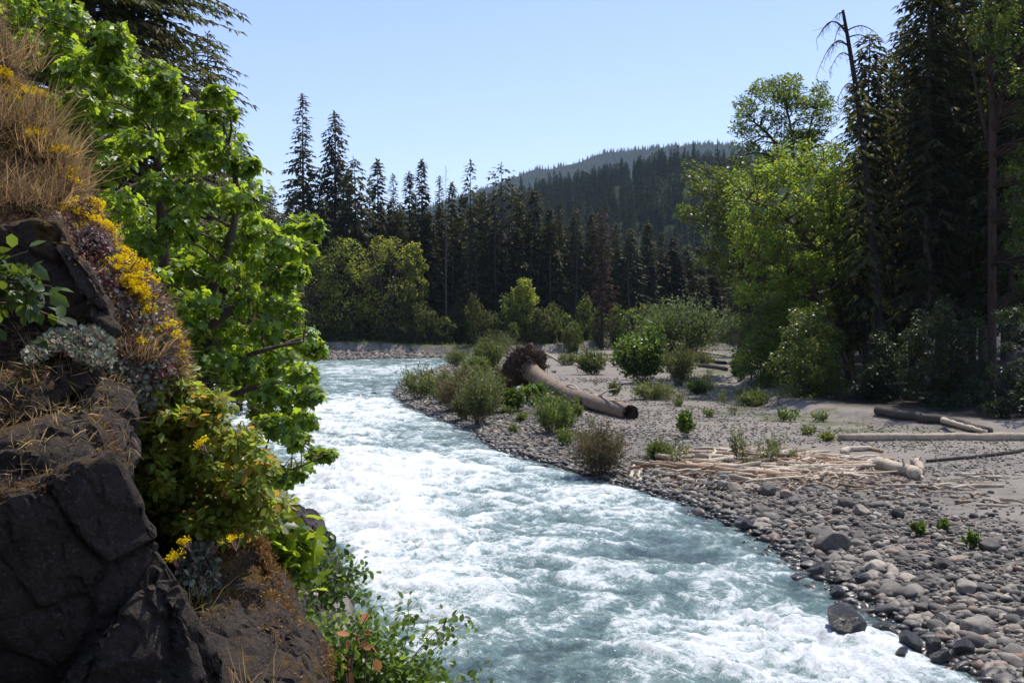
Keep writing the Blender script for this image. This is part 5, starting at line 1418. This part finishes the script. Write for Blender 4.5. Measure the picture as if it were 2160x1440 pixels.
# leafy sprigs hanging at the far left
def sprig(name, label, base, tips, leafm, lsize, per, seed, tpl=OVAL, tw=.005, cat='plant', droop=.3, spread=.03):
    rng = np.random.RandomState(seed); root = thing(name, label, cat, base)
    stm, fo = MB(), MB()
    for tp in tips:
        e = np.asarray(tp) - base
        pts = curve(np.zeros(3), e, 8, sag=.10 * np.linalg.norm(e), side=rng.normal() * .06)
        tube(stm, pts, np.linspace(tw, tw * .35, 8), 4, cap=False)
        t = rng.uniform(.25, 1.0, per); c = np.stack([np.interp(t, np.linspace(0, 1, 8), pts[:, i]) for i in range(3)], -1)
        d = rdir(rng, per, .05) + .7 * nrm(e); d[:, 2] -= droop * rng.rand(per)
        leaves(fo, c + rng.normal(size=(per, 3)) * spread, d, np.array((0, -.3, 1.)) + .5 * rng.normal(size=(per, 3)), lsize * rng.uniform(.6, 1.2, per), tpl)
    stm.build('stems', M['twig'], root); fo.build('leaves', M[leafm], root)
    return root
sprig('leafy_plant', 'leafy sprigs with pointed green leaves hanging before the steep dark rock', P(-60, 640, 3.9), [P(60, 530, 3.8), P(40, 570, 3.7), P(110, 605, 3.75), P(90, 640, 3.7), P(140, 680, 3.75), P(150, 700, 3.85), P(30, 700, 3.7), P(20, 620, 3.65), P(60, 600, 3.7)], 'fresh', .075, 13, 61)
sprig('maple_sapling', 'bright maple sapling with large drooping leaves below the yellow green shrub', P(580, 1260, 8.6), [P(550, 1110, 8.4), P(600, 1130, 8.5), P(640, 1105, 8.6), P(665, 1130, 8.6), P(590, 1170, 8.3), P(620, 1200, 8.4), P(650, 1195, 8.6), P(570, 1210, 8.3), P(555, 1140, 8.4)], 'maple', .165, 26, 62, MAPLE, .006, 'sapling', .9, .06)
tips = [P(*q) for q in [(860, 1270, 6.2), (845, 1300, 6.1), (965, 1292, 6.3), (990, 1310, 6.4), (950, 1330, 6.2), (760, 1300, 6.2), (700, 1290, 6.4), (655, 1300, 6.5), (740, 1330, 6.0), (800, 1340, 6.0), (830, 1380, 5.9), (870, 1390, 5.9), (780, 1400, 5.8), (700, 1370, 6.0), (670, 1360, 6.2), (720, 1420, 5.8), (930, 1410, 5.9), (900, 1440, 5.8), (1015, 1430, 6.0), (650, 1330, 6.3), (690, 1330, 6.2), (850, 1440, 5.7), (760, 1360, 5.9)]]
sprig('willow_shoots', 'leafy green willow shoots with thin bare tips at the bottom edge', P(740, 1580, 5.6), tips + [P(rg.uniform(610, 830), rg.uniform(1290, 1440), rg.uniform(5.7, 6.6)) for _ in range(45)] + [P(rg.uniform(780, 1010), rg.uniform(1395, 1450), rg.uniform(5.7, 6.2)) for _ in range(12)], 'shoot', .05, 60, 63, OVAL, .006, 'shrub', .2, .05)
sprig('willow_shoots', 'thin green shoots between the dark shore rocks and the foam', P(690, 1290, 11), [P(*q) for q in [(705, 1130, 11.5), (700, 1170, 11.4), (740, 1190, 11.2), (775, 1200, 11.2), (760, 1215, 11), (720, 1200, 11), (690, 1190, 11), (670, 1180, 11), (650, 1180, 11), (730, 1240, 10.8), (680, 1230, 10.8), (650, 1215, 10.8)]], 'fresh', .085, 44, 64, OVAL, .006, 'shrub', .2, .10)
sprig('willow_shoots', 'grey green weedy shoots on the bank above the bottom shoots', P(650, 1400, 8.5), [P(*q) for q in [(640, 1285, 8.8), (655, 1275, 8.8), (670, 1300, 8.7), (625, 1310, 8.6), (690, 1320, 8.6), (700, 1350, 8.4), (640, 1330, 8.5)]], 'willow_green', .06, 60, 65, NARROW, .004, 'shrub', .1, .07)
sprig('withered_stalk', 'withered stalk with a few orange curled leaves among the bottom shoots', P(760, 1560, 5.3), [P(*q) for q in [(790, 1275, 5.5), (745, 1330, 5.4), (775, 1330, 5.4), (790, 1370, 5.3)]], 'deadleaf', .07, 5, 66, OVAL, .005, 'plant', .9, .01)

# ================================================================== GRASS, STONECROP AND FLOWERS ON THE SLOPE
def tuft(name, label, p, n, L, spread, mat, seed, lean=(.25, -.1, 1.0), group=None, w=.006, cat='grass tuft'):
    rng = np.random.RandomState(seed); m = MB()
    a = rng.rand(n) * 6.28; r = spread * np.sqrt(rng.rand(n))
    b = np.stack([np.cos(a) * r, np.sin(a) * r, -.02 * np.ones(n)], -1)
    d = nrm(np.array(lean) + rng.normal(size=(n, 3)) * .42 + .6 * b / max(spread, .01) * .4)
    Ls = L * rng.uniform(.45, 1.1, n); sd = nrm(np.cross(d, rng.normal(size=(n, 3))))
    dr_ = np.array((.35, -.1, -.55)) * rng.uniform(.1, 1, (n, 1))
    V = np.stack([b - sd * w, b + sd * w, b + d * Ls[:, None] * .55 + sd * w * .7, b + d * Ls[:, None] * .55 - sd * w * .7,
                  b + (d * .95 + dr_ * .35) * Ls[:, None]], 1)
    k = np.arange(n)[:, None] * 5
    m.add(V.reshape(-1, 3), np.concatenate([k + np.array((0, 1, 2, 3))], 0)); m.f.append((np.concatenate([k + np.array((3, 2, 4))], 0) + m.n - n * 5, 0))
    o = m.build(name, M[mat]); o.location = tuple(p)
    return tag(o, label, cat, group)
tg_ = 'dry grass tufts on the flowering slope'
for i, (px, py, Y, n, L, sp, lab, lm) in enumerate([
        (20, 250, 5.3, 300, .32, .24, 'tall golden dry grass tuft at the upper left of the slope', 'drygrass'), (105, 330, 5.5, 240, .30, .14, 'dry grass tuft on the crest leaning out over the maple', 'drygrass'),
        (140, 385, 5.4, 190, .28, .12, 'lower dry grass tuft on the crest leaning over the maple', 'drygrass'), (-10, 130, 5.7, 280, .32, .24, 'dry grass tuft on the crest at the very left', 'drygrass'),
        (290, 755, 4.7, 260, .24, .09, 'upright straw coloured grass tuft below the main yellow flowers', 'drygrass'), (40, 400, 5.1, 220, .22, .24, 'short golden grass on the middle of the slope', 'drygrass'),
        (60, 420, 5.0, 160, .2, .2, 'thin brown grass above the steep dark rock', 'drygrass'), (420, 1300, 4.5, 26, .34, .05, 'few thin green stalks beside the huge dark rock', 'greengrass'), (395, 1280, 4.5, 12, .30, .04, 'sparse straw stalks between the huge rock and the moss', 'drygrass'),
        (520, 1440, 4.0, 34, .22, .12, 'thin straw grass at the bottom on the flat grey rock', 'drygrass'), (70, 260, 5.6, 160, .26, .16, 'greenish dry grass below the crest at the left', 'greengrass')]):
    tuft('grass_tuft', lab, P(px, py, Y), n, L, sp, lm, 700 + i, (.28, -.12, 1.0) if n > 60 else (.1, 0, 1.0), tg_, .0022 if n > 60 else .0022)
# short dead grass litter over the slope (stuff)
rg = np.random.RandomState(81)
def cover(name, label, n, urange, vrange, mat, size, seed, tpl=NARROW, up=.6, thin=1.0, dens=None, cat='ground cover', lift=.01, sinkn=0.2):
    rg = np.random.RandomState(seed)
    u = rg.uniform(*urange, n); v = rg.uniform(*vrange, n)
    p, nn = on_slope(u, v)
    p = p + rg.normal(size=p.shape) * .02
    if dens is not None:
        k = fbm(p[:, 0] * 2.2 + seed, p[:, 1] * 2.2, p[:, 2] * 2.2, 3) > dens; p, nn = p[k], nn[k]
    d = rdir(rg, len(p)) + nn * up + np.array((.1, -.1, -.2))
    m = MB(); leaves(m, p + nn * lift, d, nn + .6 * rg.normal(size=p.shape), size * rg.uniform(.5, 1.3, len(p)), (tpl[0] * (1, thin, 1), tpl[1]))
    return tag(m.build(name, M[mat]), label, cat, kind='stuff')
cover('dry_grass', 'short dead golden grass matted over the slope', 42000, (.12, .62), (.33, .72), 'drygrass', .075, 82, NARROW, .35, .14, -.12)
cover('stonecrop_mat', 'pinkish grey stonecrop rosettes matted on the slope crest', 42000, (.36, .66), (.34, .60), 'sedum', .021, 83, OVAL, .7, 1.3, -.10, lift=.02)
cover('grey_stonecrop_mat', 'pale grey stonecrop mats on the ledges', 22000, (.46, .62), (.42, .68), 'sedum_grey', .022, 84, OVAL, .8, 1.3, .02, lift=.03)
cover('dry_moss', 'orange brown dry moss on the lower slope', 22000, (.74, .96), (.33, .56), 'moss_tuft', .035, 85, NARROW, .6, .9, -.12)
cover('twig_litter', 'tangled brown twigs and dead leaves on the slope', 9000, (.15, .75), (.33, .75), 'rust', .07, 86, NARROW, .3, .35, .0)
# moss on the shoulder rock and stonecrop on the ledges laid directly on rock tops
def mat_on(name, label, poly, Y0, Y1, n, mat, size, seed, tpl=OVAL, thin=1.2, cat='ground cover', yfun=None):
    rg = np.random.RandomState(seed); c = []
    xs_, ys_ = [p[0] for p in poly], [p[1] for p in poly]
    while len(c) < n:
        x, y = rg.uniform(min(xs_), max(xs_)), rg.uniform(min(ys_), max(ys_))
        if inpoly(poly, x, y): c.append(P(x, y, Y1 + (Y0 - Y1) * (y - min(ys_)) / (max(ys_) - min(ys_)) + rg.normal() * .03))
    c = np.array(c); m = MB()
    leaves(m, c, rdir(rg, n, .5) + (0, -.5, .2), np.array((0, -.5, .8)) + .6 * rg.normal(size=(n, 3)), size * rg.uniform(.5, 1.3, n), (tpl[0] * (1, thin, 1), tpl[1]))
    return tag(m.build(name, M[mat]), label, cat, kind='stuff')
def on_rock(k, name, label, n, mat, size, seed, nz=.1, tpl=NARROW, thin=.9, dens=None, flat=.5, cat='ground cover', zmax=9, freq=2.2):
    rg = np.random.RandomState(seed); V, Nv = ROCKS[k]
    w = (Nv[:, 2] > nz) & (V[:, 2] < zmax)
    if dens is not None: w &= fbm(V[:, 0] * freq + seed, V[:, 1] * freq, V[:, 2] * freq, 4) > dens
    ii = np.where(w)[0]
    if len(ii) == 0: return
    ii = rg.choice(ii, n); p = V[ii] + rg.normal(size=(n, 3)) * .014; nn = Nv[ii]
    d = nrm(rdir(rg, n) - nn * 0) + nn * flat
    m = MB(); leaves(m, p, d, nn + .5 * rg.normal(size=(n, 3)), size * rg.uniform(.5, 1.3, n), (tpl[0] * (1, thin, 1), tpl[1]))
    return tag(m.build(name, M[mat]), label, cat, kind='stuff')
on_rock(9, 'dry_moss', 'orange dry moss carpet on the rock shoulder', 22000, 'moss_tuft', .026, 91, -.2, NARROW, .9, -.22)
on_rock(8, 'dry_moss', 'orange moss fringe on the flat grey rock', 3500, 'moss_tuft', .022, 191, -.3, NARROW, .9, .12)
on_rock(10, 'dry_moss', 'ochre moss on the lichen stained rock edge', 3500, 'moss_tuft', .022, 192, -.5, NARROW, .9, .05)
on_rock(2, 'dry_moss', 'ochre moss patches on the layered rock', 6000, 'moss_tuft', .018, 193, -.4, NARROW, .9, .04)
on_rock(3, 'dry_moss', 'ochre moss patches on the ledge rock', 4500, 'moss_tuft', .018, 194, -.5, NARROW, .9, .04)
on_rock(6, 'dry_moss', 'ochre moss patches on the steep dark rock', 4500, 'moss_tuft', .018, 195, -.6, NARROW, .9, .16)
on_rock(7, 'dry_moss', 'ochre moss on the bare grey rib', 1500, 'moss_tuft', .016, 196, -.6, NARROW, .9, .12)
on_rock(0, 'dry_moss', 'thin moss line on the top edge of the huge dark rock', 1800, 'moss_tuft', .014, 197, .5, NARROW, .9, .10)
mat_on('stonecrop_mat', 'pale grey green stonecrop clump above the ledge rock', [(50, 745), (110, 700), (200, 690), (238, 720), (235, 770), (190, 775), (130, 740), (60, 770)], 4.2, 4.45, 9000, 'sedum_grey', .022, 92)
mat_on('stonecrop_mat', 'pink tinged stonecrop along the crest under the yellow flowers', [(190, 480), (230, 510), (270, 600), (310, 680), (370, 790), (330, 800), (260, 700), (225, 620), (190, 560), (140, 500)], 4.72, 5.08, 12000, 'sedum', .021, 93)
mat_on('stonecrop_mat', 'dark grey green stonecrop behind the thin stalks', [(390, 1150), (450, 1150), (460, 1230), (420, 1260), (380, 1220)], 4.75, 4.85, 2200, 'sedum_grey', .034, 94)
on_rock(3, 'dead_grass_litter', 'straw and dead grass lying along the rock ledge top', 1500, 'drygrass', .09, 95, .45, NARROW, .16, None, .02)
on_rock(2, 'dead_grass_litter', 'straw lying on top of the mossy layered rock', 1800, 'drygrass', .09, 96, .45, NARROW, .16, None, .02)
on_rock(5, 'dead_grass_litter', 'straw on the small rocks below the upright grass', 700, 'drygrass', .08, 97, .5, NARROW, .16, None, .02)
# yellow stonecrop flower heads
fg, fl = 'yellow stonecrop flower heads on the slope', 'small yellow stonecrop flower head on the sunny edge of the slope'
fproto = []
for s_ in range(3):
    rng = np.random.RandomState(900 + s_); r_ = thing('stonecrop_flower', fl, 'flower', (0, 0, 0), 0, fg)
    sm, pm = MB(), MB()
    for k in range(9):
        h = np.array((rng.normal() * .028, rng.normal() * .028, .05 + rng.rand() * .025)); tube(sm, curve((0, 0, -.03), h, 4), [.003, .003, .002, .002], 3, cap=False)
        n = 16; leaves(pm, h + rng.normal(size=(n, 3)) * .010, rdir(rng, n, .35), rdir(rng, n, .5), .015 * rng.uniform(.7, 1.2, n), (KITE[0] * (1, 1.4, 1), KITE[1]))
    sm.build('stems', M['sedum'], r_); pm.build('blossom', M['flower'], r_); fproto.append((r_, list(r_.children)))
fl_px = [(8, 165, 10), (25, 190, 12), (10, 175, 8), (40, 235, 10), (60, 215, 6), (30, 215, 8), (48, 245, 8), (72, 205, 6), (90, 290, 10), (60, 275, 6), (80, 315, 6), (100, 318, 8), (120, 338, 6), (150, 372, 12), (160, 385, 12), (140, 370, 8), (170, 395, 8), (125, 412, 10), (150, 425, 6), (180, 445, 12), (210, 440, 14), (220, 458, 14), (195, 480, 10), (190, 450, 8), (152, 458, 8), (225, 470, 10), (228, 490, 8),
         (100, 500, 8), (240, 535, 12), (255, 540, 14), (265, 560, 16), (275, 580, 16), (250, 560, 12), (285, 590, 12), (240, 598, 9), (270, 600, 12), (288, 610, 10), (280, 628, 10), (295, 640, 10), (305, 650, 8), (300, 630, 8), (312, 668, 7), (262, 545, 10), (278, 565, 10), (295, 600, 8), (332, 700, 10), (345, 710, 8), (352, 725, 9), (365, 738, 8), (288, 733, 7), (370, 768, 6), (222, 568, 6), (162, 696, 5), (440, 940, 6), (380, 1172, 9), (397, 1140, 7), (492, 1146, 6), (235, 520, 8), (200, 465, 10), (215, 480, 10), (155, 375, 8)]
rg = np.random.RandomState(99); first = [True] * 3
hp = HS[:, 67:130].reshape(-1, 3); hnn = HN[:, 67:130].reshape(-1, 3)
_dz = (hp[:, 2] - CAMZ) / hp[:, 1]; _dv = (_dz * _c + _s) / (_c - _dz * _s); hpy = 720 - F * _dv; hpx = 1080 + F * (hp[:, 0] / hp[:, 1]) * (_c + _dv * _s)
for (x, y, r) in fl_px:
    for k in range(1 if y > 900 else 3 if r > 9 else 2):
        qx_, qy_ = x + rg.normal() * r * .8, y + rg.normal() * r * .8
        if y > 900: p = P(qx_, qy_ + 12, 4.4)
        else:
            i = int(np.argmin((hpx - qx_) ** 2 + (hpy - qy_ - 8) ** 2 + (40 * (hp[:, 1] - hp[:, 1].min())) ** 2 * .02)); p = hp[i] + hnn[i] * .03
        j = rg.randint(3); r0, kids = fproto[j]; sc = rg.uniform(.45, .85) * (.8 if y > 900 else 1)
        if first[j]: r0.location = tuple(p); first[j] = False
        else: dup(r0, p, rg.rand() * 6.28, sc, fl, fg, kids, (rg.normal() * .2 + .1, rg.normal() * .2 + .2))

# ================================================================== FAR BANK GRASS, HAZE
rg = np.random.RandomState(44); n = 9000
X = rg.uniform(-60, 60, n); Y = rg.uniform(172, 212, n); h, d, kk, ins, df = terrain(X, Y, True)
ok = (df > .6) & (df < 6); p = np.stack([X, Y, h], -1)[ok]
m = MB(); leaves(m, p, rdir(rg, len(p), 1.2), rdir(rg, len(p)), rg.uniform(.4, 1.0, len(p)), (NARROW[0] * (1, .7, 1), NARROW[1]))
tag(m.build('bank_grass', M['greengrass']), 'sunlit grass along the top of the far cut bank', 'grass', kind='stuff')

rg = np.random.RandomState(46); n = 90000
X = rg.uniform(-26, 4, n); Y = 2 + 48 * rg.rand(n) ** 1.3; h, d, kk, ins, df = terrain(X, Y, True)
ok = (kk == 2) & ~ins & (d > .5) & (d < 20) & ((X ** 2 + Y ** 2) > 9) & (fbm(X * .6, Y * .6, 4, 3) + .25 * sstep(.5, 3, d) > .05)
p = np.stack([X, Y, h + rg.uniform(0, .22, n) * np.clip(d / 2, .2, 1)], -1)[ok]
m = MB(); leaves(m, p, rdir(rg, len(p), .3), np.array((0, 0, 1.)) + .7 * rg.normal(size=(len(p), 3)), rg.uniform(.06, .16, len(p)), OVAL)
tag(m.build('undergrowth', M['snowberry_dark']), 'low green undergrowth covering the steep left bank', 'ground cover', kind='stuff')

hb = bmesh.new(); bmesh.ops.create_cube(hb, size=1.0)
hm = bpy.data.meshes.new('haze'); hb.to_mesh(hm); hb.free()
hz_o = bpy.data.objects.new('haze', hm); COL.objects.link(hz_o)
hz_o.scale = (11400, 6800, 720); hz_o.location = (0, 2700, 360 - 2.5)
hmat, nt, out = newmat('haze_air')
vol = nt.nodes.new('ShaderNodeVolumePrincipled'); vol.inputs['Density'].default_value = .000075; vol.inputs['Color'].default_value = (.60, .78, 1.0, 1); vol.inputs['Anisotropy'].default_value = 0.0
nt.links.new(vol.outputs[0], out.inputs['Volume']); hm.materials.append(hmat)
tag(hz_o, kind='stuff')
